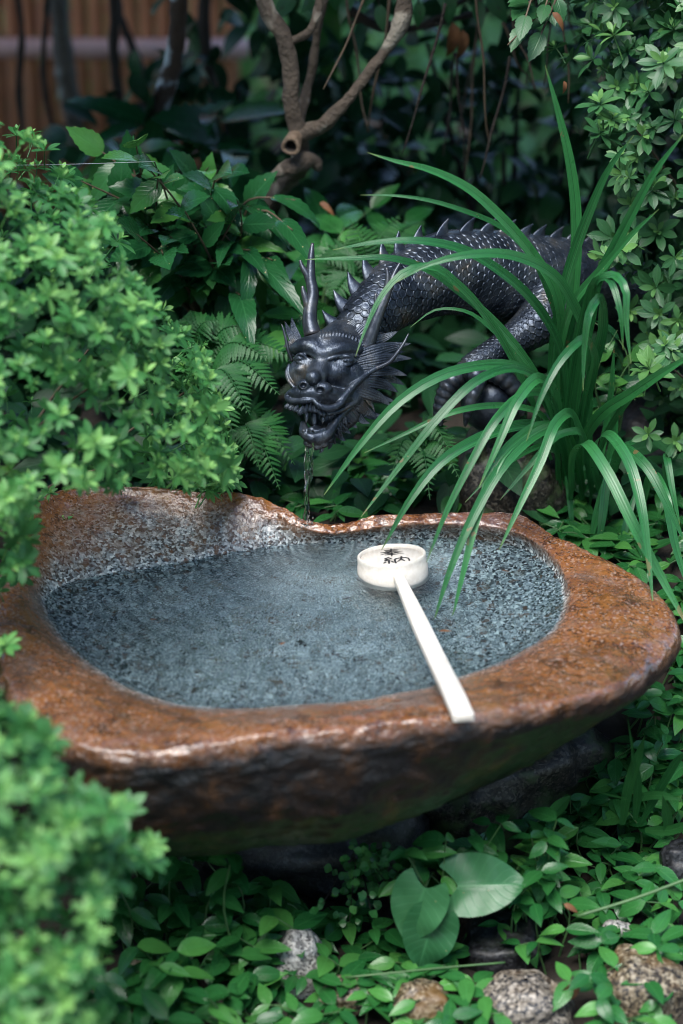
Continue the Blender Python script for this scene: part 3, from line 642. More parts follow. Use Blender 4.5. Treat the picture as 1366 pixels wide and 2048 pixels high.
def build_head():
    s = SDF((205, 740, -330), (930, 1670, 345), 5.2)
    s.ell((575, 985, -90), (235, 190, 200), 30)                        # skull
    s.ell((640, 900, -170), (170, 170, 160), 40)                       # nape
    s.ell((505, 930, 45), (205, 80, 105), 50)                          # forehead
    s.tube([(308, 955, 55, 34), (390, 938, 112, 48), (492, 988, 142, 46), (600, 962, 132, 50), (740, 952, 60, 34)], 45)   # brow roll
    s.ell((345, 1135, 35), (85, 125, 95), 50); s.ell((640, 1135, 25), (160, 135, 115), 60)   # cheeks
    s.ell((760, 1180, -40), (110, 130, 110), 50)                       # jaw joint
    s.ell((640, 1290, 20), (130, 90, 90), 40)
    s.ell((350, 1022, 128), (52, 34, 38), 12, True); s.ell((662, 1038, 138), (70, 36, 42), 12, True)  # eye sockets
    s.ell((350, 1024, 112), (40, 27, 36), 4); s.ell((658, 1038, 118), (54, 29, 38), 4)                    # eyeballs
    s.tube([(304, 1022, 98, 10), (350, 994, 142, 13), (400, 1030, 134, 10)], 8); s.tube([(306, 1028, 98, 9), (350, 1052, 136, 11), (398, 1036, 130, 9)], 6)
    s.tube([(602, 1032, 132, 11), (660, 1008, 148, 14), (724, 1036, 110, 11)], 8); s.tube([(602, 1038, 132, 10), (655, 1068, 142, 12), (722, 1042, 110, 10)], 6)
    s.tube([(495, 1010, 112, 56), (484, 1080, 140, 66), (462, 1145, 190, 70)], 36); s.ell((440, 1260, 190), (170, 66, 95), 40); s.ell((412, 1110, 95), (72, 90, 80), 30); s.ell((572, 1115, 95), (100, 90, 84), 34)                      # bridge of the nose
    s.ell((434, 1160, 272), (52, 52, 58), 22); s.ell((600, 1112, 116), (78, 46, 56), 14); s.ell((352, 1096, 104), (48, 42, 50), 14)
    s.ell((374, 1210, 246), (46, 42, 48), 12); s.ell((500, 1234, 254), (64, 50, 54), 14)               # nostril wings
    s.ell((368, 1214, 292), (22, 19, 34), 5, True); s.ell((478, 1248, 306), (30, 23, 38), 5, True)
    for i in range(5):                                                                                  # snarling wrinkles ringed round the nose
        R_ = 84 + 24 * i; s.tube([(436 + R_ * math.cos(a_), 1168 + R_ * .86 * math.sin(a_), 262 - 26 * i - 34 * abs(math.sin(a_ + 1.9)) - 60 * max(0, math.cos(a_)), 6) for a_ in (-1.2, -.95, -.7, -.45, -.2, 0.0)], 9)
    for i in range(0):
        q = i / 5; s.tube([(445 + 8*i, 1075 + 18*i, 240 + 6*i, 5), (500 + 10*i, 1058 + 19*i, 222, 6.5), (545 + 9*i, 1090 + 19*i, 180 - 4*i, 5)], 12)
    s.ell((430, 1285, 150), (150, 70, 110), 35); s.ell((560, 1290, 120), (130, 62, 95), 35)            # muzzle
    # moustache rolls
    s.tube([(437, 1306, 262, 15), (400, 1312, 262, 22), (330, 1316, 232, 22), (270, 1304, 190, 21), (254, 1282, 170, 17), (275, 1252, 180, 15), (312, 1232, 190, 13)], 7)
    s.tube([(436, 1310, 262, 15), (470, 1345, 268, 23), (540, 1366, 252, 25), (610, 1338, 212, 25), (650, 1275, 168, 25), (720, 1192, 112, 24), (800, 1122, 62, 21), (870, 1080, 40, 17)], 7)
    s.tube([(306, 1222, 130, 13), (268, 1170, 95, 15), (254, 1110, 60, 15), (268, 1062, 40, 12)], 8)
    # upper lip fringe: beads and folds
    for x, y, w, r in ((252, 1352, 160, 13), (280, 1362, 178, 16), (312, 1374, 195, 15), (345, 1392, 208, 17), (378, 1386, 218, 15), (412, 1374, 224, 17), (446, 1384, 226, 16), (480, 1400, 222, 18), (505, 1408, 212, 15)):
        s.tube([(x + (430 - x) * .22, y - 46, w + 16, 10), (x, y, w + 4, r * 1.25)], 5)
    s.tube([(500, 1400, 205, 15), (560, 1392, 180, 18), (630, 1370, 140, 18), (690, 1335, 100, 15), (718, 1318, 70, 12)], 8)
    rq = random.Random(4)
    for i in range(26):                                                                                 # bristles and folds round the lips and cheeks
        q = i / 25; x = 470 + 230 * q; y = 1290 - 95 * q * q + rq.uniform(-8, 8); w = 252 - 150 * q
        s.tube([(x, y, w, 5), (x + 14, y + 26, w - 2, 6.5), (x + 8, y + 52, w - 10, 4)], 5)
    for i in range(9):
        x = 268 + 17 * i; s.tube([(x + 20, 1268 + rq.uniform(-6, 6), 205 + 4 * i, 4), (x + 6, 1296, 212 + 4 * i, 5)], 4)
    for i in range(7): s.tube([(590 + 18*i, 1082 + 9*i, 148 - 12*i, 5), (600 + 22*i, 1112 + 10*i, 142 - 13*i, 6.5), (585 + 26*i, 1140 + 12*i, 138 - 13*i, 4)], 7)
    for i in range(10): s.tube([(700 + 12*i, 1180 + 16*i, 92 - 9*i, 6), (750 + 10*i, 1190 + 18*i, 66 - 9*i, 8), (815 + 4*i, 1180 + 22*i, 30 - 6*i, 5)], 7)
    # mouth opening, lower jaw, tongue and teeth
    s.tube([(435, 1448, 300, 40), (450, 1446, 200, 54), (535, 1428, 130, 46), (640, 1388, 80, 26), (700, 1350, 60, 14)], 12, True)
    s.tube([(366, 1468, 140, 24), (380, 1530, 188, 40), (440, 1556, 206, 42), (515, 1542, 186, 42), (560, 1494, 150, 34), (592, 1440, 122, 30), (635, 1392, 92, 24), (690, 1350, 62, 16)], 12)
    s.ell((455, 1582, 150), (86, 44, 58), 24); s.ell((452, 1618, 160), (40, 28, 34), 8); s.ell((400, 1596, 165), (34, 26, 30), 8); s.ell((505, 1600, 160), (36, 30, 32), 8); s.ell((545, 1572, 145), (30, 26, 30), 8); s.tube([(380, 1505, 205, 12), (440, 1522, 232, 16), (510, 1505, 210, 14)], 8)
    s.ell((560, 1400, -30), (190, 120, 100), 20)
    s.tube([(460, 1520, 110, 46), (440, 1518, 190, 38), (425, 1512, 222, 26)], 10)                      # tongue
    for x, y, w, r, l in ((440, 1400, 190, 26, 62), (382, 1400, 198, 12, 40), (492, 1410, 185, 13, 40), (540, 1402, 168, 11, 30), (580, 1392, 148, 10, 26), (618, 1378, 128, 9, 22)):
        s.tube([(x, y, w - 14, r), (x + 2, y + l, w - 14, r * .62)], 4)
    for x, y, w in ((545, 1492, 150), (578, 1456, 132), (610, 1430, 112), (645, 1400, 95)):
        s.tube([(x, y, w, 12), (x - 6, y - 30, w + 4, 5)], 4)
    for x, y, w, r in ((572, 1585, 120, 13), (600, 1522, 105, 15), (562, 1552, 140, 14), (615, 1480, 95, 15), (650, 1452, 80, 14)):
        s.tube([(x, y - 25, w, r), (x + 10, y + 15, w - 10, r * .5)], 7)
    for x, y, w, l in ((392, 1398, 214, 66), (502, 1408, 205, 62)): s.tube([(x, y, w, 15), (x - 2, y + l * .6, w + 6, 11), (x - 6, y + l, w + 10, 3)], 4)   # fangs
    for i in range(9):                                                                                  # knotted lip edge of the lower jaw
        q = i / 8; x = 372 + 235 * q; y = 1516 + 22 * math.sin(q * 3.1) - 105 * max(0, q - .55); s.ell((x, y, 222 - 95 * q ** 2), (15, 13, 15), 4)
    for i in range(10):                                                                                 # ragged beard along the jaw
        q = i / 9; x = 575 + 150 * q; y = 1530 - 180 * q; s.tube([(x - 20, y - 18, 118 - 70 * q, 13), (x + 12, y + 10, 92 - 72 * q, 11), (x + 40, y + 40, 66 - 72 * q, 3)], 6)
    s.tube([(322, 1002, 92, 10), (405, 988, 146, 13), (490, 1036, 172, 14), (590, 1012, 162, 14), (735, 1000, 92, 10)], 6)   # sharp lower edge of the brow
    for i in range(5): s.tube([(380 + 10*i, 930 - 16*i, 128 - 14*i, 4), (492, 962 - 20*i, 166 - 20*i, 6), (640 - 10*i, 935 - 14*i, 132 - 14*i, 4)], 6)   # furrows of the forehead
    # combed hair across the crown between the horns
    for i in range(13):
        q = i / 12; x = 478 + 265 * q; y = 872 - 36 * math.sin(q * 2.6) + 48 * q; w = 140 - 78 * q - 15 * (1 - q)
        s.tube([(x, y - 34, w - 50, 9), (x + 6, y - 6, w - 12, 11), (x - 2, y + 18, w + 2, 7)], 5)
    # swept hair on the temples
    for i in range(7): s.tube([(740, 975 + 32*i, 20 - 8*i, 11), (800, 968 + 38*i, -10 - 8*i, 14), (868, 950 + 45*i, -45, 9)], 8)
    for i in range(4): s.tube([(330, 930 + 30*i, 0, 9), (295, 925 + 34*i, -30, 10), (268, 905 + 40*i, -60, 7)], 7)
    V, Q = surface_nets(s.F, s.lo, s.h)
    W = hw(V)
    me = mesh_quads('head', W, Q[:, ::-1], mats=[M['bronze_face']])
    head = obj('head', me, DR)
    md = head.modifiers.new('smooth', 'SMOOTH'); md.factor = .5; md.iterations = 1
    return head
HEAD = build_head()

def sphere_q(c, r, nu=20, nv=12):
    th = np.linspace(.03, np.pi - .03, nv)[:, None]; ph = (np.arange(nu) / nu * 2 * np.pi)[None]
    D = np.stack(np.broadcast_arrays(np.sin(th) * np.cos(ph), np.sin(th) * np.sin(ph), np.cos(th) + 0 * ph), -1).reshape(-1, 3)
    return D * np.asarray(r) + np.asarray(c), grid_quads(nv, nu, True)
def htube(mb, pts, n=26, ns=12):
    P = catmull(np.array(pts, float), n); V, Q, uv = tube(hw(P[:, :3]), P[:, 3] * HS, ns); mb.add(V, Q, uv)
for pupil in ((346, 1024, 140, 10), (652, 1038, 147, 13)):               # eyes, set into the head
    mb = MB(); V, Q = sphere_q((0, 0, 0), pupil[3] * HS * np.array((1.35, 1.0, 1.0))); mb.add(V + hw(pupil[:3])[0], Q); mb.build('eye', M['bronze'], HEAD)
mb = MB()
htube(mb, [(428, 850, -40, 62), (408, 760, -50, 52), (412, 660, -60, 46), (428, 570, -70, 42), (412, 450, -80, 35), (415, 350, -85, 27), (420, 270, -88, 19), (426, 215, -90, 10)], 40)
htube(mb, [(408, 500, -76, 26), (385, 430, -70, 24), (358, 385, -66, 18), (340, 335, -62, 8)], 20); htube(mb, [(402, 700, -58, 30), (385, 620, -50, 26), (366, 560, -46, 19), (357, 515, -42, 10)], 20)
mb.build('horn', M['bronze'], DR)
mb = MB()
htube(mb, [(790, 940, -30, 58), (835, 820, -10, 48), (872, 720, 0, 40), (915, 620, 5, 34), (950, 530, 5, 28), (985, 440, 5, 20), (1030, 350, 5, 8)], 40)
htube(mb, [(908, 625, 5, 24), (930, 540, 20, 22), (940, 460, 28, 17), (933, 396, 32, 8)], 20); htube(mb, [(858, 760, 5, 24), (862, 680, 18, 20), (860, 620, 24, 14), (858, 572, 28, 7)], 18)
mb.build('horn', M['bronze'], DR)
mb = MB(); htube(mb, [(860, 1086, 42, 17), (950, 1042, 60, 15), (1000, 985, 66, 13), (1045, 920, 66, 11), (1082, 848, 60, 5)], 30); mb.build('whisker', M['bronze'], HEAD)
mb = MB(); htube(mb, [(290, 1030, -10, 13), (262, 960, 0, 13), (245, 880, 5, 11), (230, 820, 8, 9), (216, 780, 8, 4)], 24); mb.build('whisker', M['bronze'], HEAD)

def lock(pts, w, ridges=5):                                             # one flame-shaped lock of mane: grooved, thick, pointed
    n, c = 22, 4 * ridges + 1; P = catmull(np.array(pts, float), n); t = np.linspace(0, 1, n)
    T = np.gradient(P, axis=0); T /= np.linalg.norm(T, axis=1)[:, None]
    S = np.cross(T, (0, 0, 1.0)); S /= np.linalg.norm(S, axis=1)[:, None]; N = np.cross(S, T)
    hwid = w * .5 * np.clip(np.sin(np.pi * (.28 + .72 * t)) ** .8, .02, 1); u = np.linspace(-1, 1, c)
    thick = w * .16 * (1 - t * .8)[:, None] * (np.sqrt(np.clip(1 - u ** 2, 0, 1)) + .12)[None] 
    groove = .30 + .70 * np.abs(np.cos(u * np.pi * ridges * .5 + .5))[None]
    top = P[:, None] + S[:, None] * (hwid[:, None] * u[None])[..., None] + N[:, None] * (thick * groove)[..., None]
    bot = P[:, None] + S[:, None] * (hwid[:, None] * u[None])[..., None] - N[:, None] * thick[..., None]
    R = np.concatenate([top, bot[:, ::-1]], 1); nn = R.shape[1]
    mb = MB(); mb.add(hw(R.reshape(-1, 3)), grid_quads(n, nn, True)); return mb
LOCKS = [([(780, 960, -40), (850, 900, -55), (930, 862, -70), (1012, 822, -85)], 92), ([(800, 1010, -20), (900, 960, -30), (1000, 925, -40), (1102, 908, -50)], 92),
         ([(800, 1062, -5), (900, 1030, -15), (1000, 1008, -25), (1108, 1012, -40)], 86), ([(800, 1110, 0), (900, 1098, -12), (985, 1104, -25), (1074, 1128, -40)], 90),
         ([(790, 1160, 0), (880, 1175, -15), (950, 1205, -30), (1014, 1244, -45)], 92), ([(770, 1210, 5), (840, 1250, -10), (905, 1290, -30), (962, 1336, -50)], 92),
         ([(730, 1270, 10), (770, 1330, -10), (815, 1380, -30), (872, 1416, -50)], 92), ([(690, 1330, 20), (672, 1395, 5), (690, 1450, -10), (735, 1490, -25)], 70), ([(650, 1400, 40), (640, 1450, 25), (655, 1500, 10), (690, 1530, 0)], 56), ([(720, 1330, -30), (740, 1400, -45), (775, 1440, -55), (820, 1455, -65)], 66), ([(600, 1470, 80), (606, 1520, 66), (626, 1560, 55), (655, 1580, 45)], 46),
         ([(640, 1420, 60), (612, 1470, 50), (606, 1510, 40), (604, 1545, 30)], 44), ([(580, 1500, 90), (575, 1545, 85), (574, 1580, 80), (566, 1606, 75)], 34), ([(540, 1560, 120), (548, 1590, 118), (545, 1620, 112), (530, 1640, 105)], 34), ([(660, 1400, 50), (650, 1450, 40), (640, 1490, 30), (655, 1525, 20)], 46), ([(480, 1600, 150), (492, 1626, 148), (488, 1648, 140), (474, 1664, 132)], 36),
         ([(760, 900, -110), (830, 850, -130), (890, 830, -140), (950, 850, -160)], 80), ([(820, 1040, -60), (910, 985, -80), (990, 965, -95), (1060, 960, -110)], 84),
         ([(820, 1140, -60), (920, 1140, -80), (1000, 1160, -95), (1060, 1190, -110)], 84), ([(790, 1230, -50), (860, 1270, -70), (930, 1290, -85), (990, 1300, -100)], 84),
         ([(740, 1310, -40), (790, 1370, -60), (840, 1400, -75), (910, 1400, -90)], 80),
         ([(620, 870, -70), (665, 815, -70), (705, 770, -75), (760, 745, -85)], 74), ([(690, 880, -50), (745, 835, -55), (790, 790, -60), (850, 765, -75)], 74), ([(740, 920, -40), (800, 880, -50), (850, 845, -60), (905, 830, -75)], 70),
         ([(350, 930, -60), (318, 860, -70), (296, 800, -75), (284, 726, -80)], 58), ([(335, 950, -40), (290, 880, -50), (262, 820, -52), (236, 756, -55)], 54),
         ([(320, 1000, -30), (290, 950, -40), (262, 905, -45), (226, 938, -50)], 44), ([(330, 985, -90), (300, 920, -100), (270, 870, -105), (250, 852, -110)], 50)]
for pts, w in LOCKS:
    if pts[0][0] > 700 and pts[0][1] < 1300: pts = [(pts[0][0] - 75, pts[0][1], pts[0][2] + 85), (pts[1][0] - 30, pts[1][1], pts[1][2] + 50)] + list(pts[2:])
    lock(pts, w).build('mane_lock', M['bronze_face'], DR)

# ---- body, an arching scaled tube
BODY = [(695, 705, .125, 44), (732, 643, .150, 52), (779, 597, .175, 63), (834, 565, .205, 75), (900, 545, .24, 83), (970, 548, .270, 88), (1040, 556, .295, 90), (1110, 556, .325, 82), (1180, 560, .36, 74), (1250, 600, .40, 66), (1300, 690, .43, 56), (1318, 800, .44, 46), (1322, 900, .44, 34)]
BP = []
for px, py, Y, r in BODY: p = at(px, py, Y); BP.append((*p, r * mpp(p)))
BP = catmull(np.array(BP), 240); BT, _, _ = frames(BP[:, :3])
def body_frame(i):
    T = BT[i]; wb = float(smooth(.02, .15, BP[i, 0])); up = np.array((-.75, .35, .8)) * (1 - wb) + np.array((0, .02, 1.0)) * wb; up = up - T * (up @ T); up /= np.linalg.norm(up); return T, up, np.cross(T, up)
def build_body():
    ns = 48; V = []
    for i in range(240):
        T, U, B = body_frame(i); a = np.arange(ns) / ns * 2 * np.pi
        r = BP[i, 3] * (.955 + .05 * np.exp(-((np.angle(np.exp(1j * a))) / .35) ** 2))
        V.append(BP[i, :3] + r[:, None] * (np.cos(a)[:, None] * U + np.sin(a)[:, None] * B))
    mb = MB(); mb.add(np.array(V).reshape(-1, 3), grid_quads(240, ns, True))
    return mb.build('body', M['bronze'], DR)
BODYO = build_body()
def scale_mesh():                                                       # one domed fish scale with a raised rim, 1 unit wide
    rr = [0.02, .45, .74, .86, 1.0]; hh = [.20, .19, .15, .22, .02]; na = 12; V = []
    for r, h in zip(rr, hh):
        for k_ in range(na):
            a = 2 * np.pi * k_ / na; V.append((.58 * r * math.sin(a), .58 * r * math.cos(a), h + .05 * r * math.cos(a)))
    return np.array(V), grid_quads(5, na, True), None
SV, SQ, _ = scale_mesh()
SCALE = mesh_quads('scale', SV, SQ[:, ::-1], mats=[M['bronze']])
cands = []
seglen = np.linalg.norm(np.diff(BP[:, :3], axis=0), axis=1); BL = np.concatenate(([0], np.cumsum(seglen)))
pitch = .0082; row = 0; s_ = .012
while s_ < BL[-1] * .93:
    i = int(np.searchsorted(BL, s_)); i = min(max(i, 0), 239); T, U, B = body_frame(i); R = BP[i, 3]
    n_ = int(round(2 * np.pi * R / .0108)); 
    for j in range(n_):
        a = 2 * np.pi * (j + .5 * (row % 2)) / n_
        if abs(np.angle(np.exp(1j * a))) < .16: continue
        nrm = math.cos(a) * U + math.sin(a) * B; p = BP[i, :3] + nrm * R * .955
        cands.append((p, nrm, T, 2 * np.pi * R / n_ / .90)) 
    row += 1; s_ += pitch * (.8 + .2 * R / .05)
# the leg also carries scales
LEG = [(1100, 590, .262, 52), (1080, 640, .228, 42), (1040, 672, .215, 33), (1000, 698, .200, 27), (960, 722, .186, 24), (932, 742, .178, 23)]
LP = []
for px, py, Y, r in LEG: p = at(px, py, Y); LP.append((*p, r * mpp(p)))
LP = catmull(np.array(LP), 40)
V, Q, uv = tube(LP[:, :3], LP[:, 3], 20); mb = MB(); mb.add(V, Q, uv); mb.build('leg', M['bronze'], DR)
LT, LN, LB = frames(LP[:, :3])
for i in range(1, 38):
    for j in range(10):
        a = 2 * np.pi * (j + .5 * (i % 2)) / 10; nrm = math.cos(a) * LN[i] + math.sin(a) * LB[i]
        if i % 2 == 0 or i < 40: cands.append((LP[i, :3] + nrm * LP[i, 3] * .97, nrm, -LT[i], .0085 * LP[i, 3] / .016))
def scale_matrix(p, nrm, T, sz):
    y = -(T - nrm * (T @ nrm)); y /= np.linalg.norm(y); x = np.cross(y, nrm)
    return Matrix(((x[0]*sz, y[0]*sz, nrm[0]*sz, p[0]), (x[1]*sz, y[1]*sz, nrm[1]*sz, p[1]), (x[2]*sz, y[2]*sz, nrm[2]*sz, p[2]), (0, 0, 0, 1)))
def score(c):
    px, py, d = proj(c[0]); v = CAM - c[0]; f = (v @ c[1]) / np.linalg.norm(v)
    return f * (1.0 if 690 < px < 1175 else .2) * (1 if py < 700 else .5)
cands.sort(key=score, reverse=True)
DRI = parent_matrix(DR).inverted()
for c in cands[:300]:
    o = bpy.data.objects.new('scale', SCALE); link(o, DR); o.matrix_parent_inverse = DRI; o.matrix_basis = scale_matrix(*c)
mb = MB()
for c in cands[300:]:
    m = np.array(scale_matrix(*c)); mb.add(SV @ m[:3, :3].T + m[:3, 3], SQ[:, ::-1])
tag(mb.build('scales', M['bronze'], DR), kind='stuff')
# ---- dorsal spikes
def spike(base, up, along, h, w, th):
    n = 9; t = np.linspace(0, 1, n); ring = []
    for q in t:
        c = base + up * (h * q) - along * (-w * .55 * q ** 1.7); ww = w * .5 * (1 - q) ** .8 + .0004; tt = th * (1 - q * .8)
        b = np.cross(along, up)
        ring.append([c + along * (ww * math.cos(a)) + b * (tt * math.sin(a)) for a in np.arange(10) / 10 * 2 * np.pi])
    return np.array(ring).reshape(-1, 3), grid_quads(n, 10, True)
s_ = BL[np.argmin(abs(proj(BP[:, :3])[0] - 712))]
while s_ < BL[-1] * .7:
    i = int(np.searchsorted(BL, s_)); T, U, B = body_frame(i); qx = proj(BP[i, :3])[0]; h = .027 if qx < 830 else (.022 if qx < 1000 else .018)
    V, Q = spike(BP[i, :3] + U * BP[i, 3] * .96, U * .93 - T * .1, T, h, .024 if qx > 830 else .021, .0042)
    mb = MB(); mb.add(V, Q); mb.build('dorsal_spike', M['bronze'], DR); s_ += .0285 if qx > 830 else .0215
# ---- ball under the claw, toes
bc = at(985, 803, .195); br = 64 * mpp(bc)
V, Q = sphere_q(bc, br, 48, 28); mb = MB(); mb.add(V, Q); mb.build('ball', M['bronze'], DR)
def toe(pts, r0, ringn):
    P = []
    for px, py, Y, r in pts: p = at(px, py, Y); P.append((*p, r * mpp(p)))
    P = catmull(np.array(P), 60); t = np.linspace(0, 1, 60); R = P[:, 3] * (1 + .13 * np.abs(np.sin(t * np.pi * ringn)) - .06)
    V, Q, uv = tube(P[:, :3], R, 14); mb = MB(); mb.add(V, Q, uv); mb.build('toe', M['bronze'], DR)
toe([(935, 740, .178, 22), (905, 762, .172, 19), (884, 800, .168, 15), (878, 830, .165, 11), (882, 852, .160, 4)], 0, 9)
toe([(940, 742, .170, 20), (958, 762, .150, 15), (945, 795, .140, 12), (936, 825, .138, 10), (930, 852, .140, 3)], 0, 9)
toe([(945, 738, .180, 22), (985, 742, .170, 22), (1018, 765, .165, 18), (1038, 795, .165, 15), (1046, 830, .165, 6)], 0, 9)
pd = at(985, 868, .22)
rock('pedestal_rock', (bc[0] + .03, .24, bc[2] - br - .105), (.075, .065, .10), 'rock_moss', 'dark boulder carrying the dragon foot and ball behind the basin', seed=14)
rock('pedestal_rock', at(1322, 930, .44) * (1, 1, 0) + (0, 0, .30), (.09, .09, .075), 'rock_dark', 'dark rock under the dragon tail behind the right shrub', seed=17)

# ================================================================== PLANTS
def put(name, me, parent, R, t, s=1.0, pinv=None):
    o = bpy.data.objects.new(name, me); link(o, parent); o.matrix_parent_inverse = pinv if pinv is not None else parent_matrix(parent).inverted()
    R = np.asarray(R) * s
    o.matrix_basis = Matrix(((*R[0], t[0]), (*R[1], t[1]), (*R[2], t[2]), (0, 0, 0, 1))); return o
def ground_at(px, py):
    z = 0.1
    for _ in range(25): p = atz(px, py, z); z = .5 * z + .5 * float(terrain(p[0], p[1]))
    return p
def leaf_mesh(name, tpl, mat, tint=0.0): return mesh_quads(name, tpl[0], tpl[1], tpl[2], np.full(len(tpl[0]), tint), [mat])
VIEW = -FWD

# ---- strap-leaved plant: every blade traced along its own arch
def strap(pts, w, parent, n=34, twist=0.0, fold=.22, split=False):
    P = []
    bx_ = random.uniform(-48, 48); nP = len(pts)
    for k_, (px, py, Y) in enumerate(pts): P.append(at(px + bx_ * (max(0, k_ - nP + 3) / 2.0) ** 1.5 * .7, py, Y))
    P = catmull(np.array(P[::-1]), n)                                    # base -> tip
    T = np.gradient(P, axis=0); T /= np.linalg.norm(T, axis=1)[:, None]
    t = np.linspace(0, 1, n); W = w * mpp(P[n // 2]) * .385 * np.clip((.45 + .55 * np.clip(t / .45, 0, 1)) * np.clip(1 - (np.clip(t - .62, 0, 1) / .385) ** 2.0, 0, 1) ** .85, .004, 1)
    up = np.array((0.06, -.84, .54)); S = np.cross(T, up); S /= np.linalg.norm(S, axis=1)[:, None] + 1e-9
    for i in range(1, n):
        if S[i] @ S[i - 1] < 0: S[i] = -S[i]
    for _ in range(4): S[1:-1] = (S[:-2] + S[1:-1] * 2 + S[2:]) / 4
    S /= np.linalg.norm(S, axis=1)[:, None]; N = np.cross(S, T)
    if N[n // 2] @ up < 0: N = -N
    a = twist * (t - .3); Sr = S * np.cos(a)[:, None] + N * np.sin(a)[:, None]; Nr = N * np.cos(a)[:, None] - S * np.sin(a)[:, None]
    c = np.array((-1, -.5, 0, .5, 1.0))
    V = P[:, None] + Sr[:, None] * (W[:, None] * c[None])[..., None] + Nr[:, None] * (W[:, None] * fold * (np.abs(c) ** 1.2 - .4)[None])[..., None]
    uv = np.stack(np.broadcast_arrays((c * .5 + .5)[None], t[:, None]), -1).reshape(-1, 2)
    mb = MB(); mb.add(V.reshape(-1, 3), grid_quads(n, 5), uv); o = mb.build('leaf', M['strap'], parent); return o
def build_straps():
    base = ground_at(1150, 985)
    t = thing('strap_leaf_plant', 'clump of long arching strap leaves growing in front of the dragon body', 'plant', tuple(base))
    B0 = (1150, 985, .20); Bm = (1125, 760, .13)
    UP = [
     ([(1090,130,.14),(1115,220,.145),(1137,310,.15),(1150,400,.155),(1152,500,.16),(1142,620,.165),(1125,760,.175),(1140,960,.20)], 30),
     ([(735,305,.06),(790,322,.06),(850,336,.065),(930,372,.075),(1000,432,.085),(1060,500,.10),(1108,575,.115),(1135,680,.14),(1150,900,.19)], 27),
     ([(720,390,.09),(790,391,.09),(860,401,.095),(930,422,.10),(1000,452,.11),(1060,510,.12),(1105,600,.14),(1140,900,.20)], 15),
     ([(665,500,.02),(740,486,.025),(830,481,.03),(920,497,.045),(1000,542,.065),(1060,595,.085),(1105,660,.11),(1140,900,.18)], 27),
     ([(610,519,.03),(700,517,.035),(780,516,.04),(850,536,.05),(920,584,.065),(1000,655,.08),(1065,735,.10),(1130,900,.17)], 23),
     ([(711,713,-.03),(730,660,-.015),(768,585,.005),(815,540,.02),(860,532,.03),(920,572,.05),(985,650,.07),(1060,770,.10),(1130,920,.17)], 21),
     ([(790,566,-.03),(850,532,-.02),(920,512,-.01),(1000,507,.01),(1060,522,.035),(1110,552,.06),(1145,620,.09),(1160,900,.18)], 28),
     ([(1268,270,.10),(1222,330,.105),(1180,420,.115),(1150,500,.125),(1122,600,.135),(1110,740,.155),(1135,940,.19)], 28),
     ([(1372,262,.06),(1312,340,.07),(1262,430,.085),(1215,520,.10),(1160,620,.12),(1125,730,.15),(1140,960,.20)], 28),
     ([(1318,418,.05),(1262,470,.07),(1210,530,.09),(1150,600,.11),(1118,720,.14),(1140,930,.19)], 22),
     ([(1166,782,-.06),(1168,700,-.05),(1180,620,-.04),(1196,596,-.02),(1206,640,.02),(1190,760,.10),(1165,930,.19)], 27),
     ([(1262,728,-.06),(1252,640,-.05),(1250,575,-.04),(1232,552,-.02),(1205,556,.01),(1180,640,.07),(1160,780,.13),(1155,950,.20)], 29),
     ([(1246,700,-.05),(1240,620,-.045),(1222,562,-.02),(1196,560,.02),(1170,660,.08),(1150,900,.18)], 24),
     ([(820,655,.10),(870,620,.105),(930,622,.11),(985,660,.12),(1040,720,.13),(1110,850,.17),(1140,960,.20)], 12),
     ([(940,600,.14),(980,650,.14),(1020,700,.145),(1060,760,.15),(1120,880,.18)], 16)]
    MID = [
     ([(648,990,-.08),(720,890,-.06),(800,802,-.035),(880,752,-.01),(960,731,.015),(1030,732,.04),(1085,765,.07),(1125,850,.13),(1150,960,.19)], 27),
     ([(728,906,-.03),(800,872,-.02),(900,826,-.005),(980,811,.02),(1060,818,.05),(1110,850,.10),(1150,970,.19)], 17),
     ([(722,1034,-.10),(800,932,-.075),(880,832,-.05),(950,764,-.02),(1020,736,.015),(1075,755,.05),(1125,850,.12),(1150,960,.19)], 24),
     ([(763,1100,-.12),(820,1000,-.10),(880,925,-.075),(950,880,-.045),(1040,850,.0),(1100,862,.06),(1150,980,.18)], 28),
     ([(853,1125,-.14),(890,1030,-.12),(940,930,-.095),(990,842,-.065),(1035,795,-.03),(1085,785,.02),(1125,870,.11),(1150,970,.19)], 23),
     ([(958,975,-.11),(1000,880,-.085),(1035,800,-.055),(1070,758,-.02),(1095,765,.02),(1125,850,.11),(1150,970,.19)], 30),
     ([(866,1248,-.19),(900,1140,-.165),(950,1025,-.13),(1000,938,-.095),(1060,876,-.05),(1110,852,.0),(1145,900,.10),(1155,985,.19)], 28),
     ([(903,1243,-.18),(930,1130,-.155),(960,1015,-.12),(1000,915,-.085),(1055,862,-.04),(1105,850,.02),(1145,980,.18)], 25),
     ([(998,1100,-.14),(1040,1010,-.115),(1080,925,-.085),(1110,848,-.05),(1130,828,-.02),(1150,860,.06),(1158,980,.19)], 27),
     ([(1053,882,-.10),(1080,800,-.08),(1120,722,-.055),(1160,680,-.03),(1185,700,.02),(1175,820,.12),(1160,960,.2)], 25),
     ([(930,1005,-.02),(980,952,.0),(1040,910,.03),(1100,890,.08),(1150,980,.19)], 15),
     ([(1000,1000,-.08),(1060,930,-.05),(1110,875,-.02),(1150,862,.02),(1165,920,.12),(1165,990,.20)], 20)]
    for i, (p, w) in enumerate(UP + MID): strap(p, w, t, twist=random.uniform(-.5, .5))
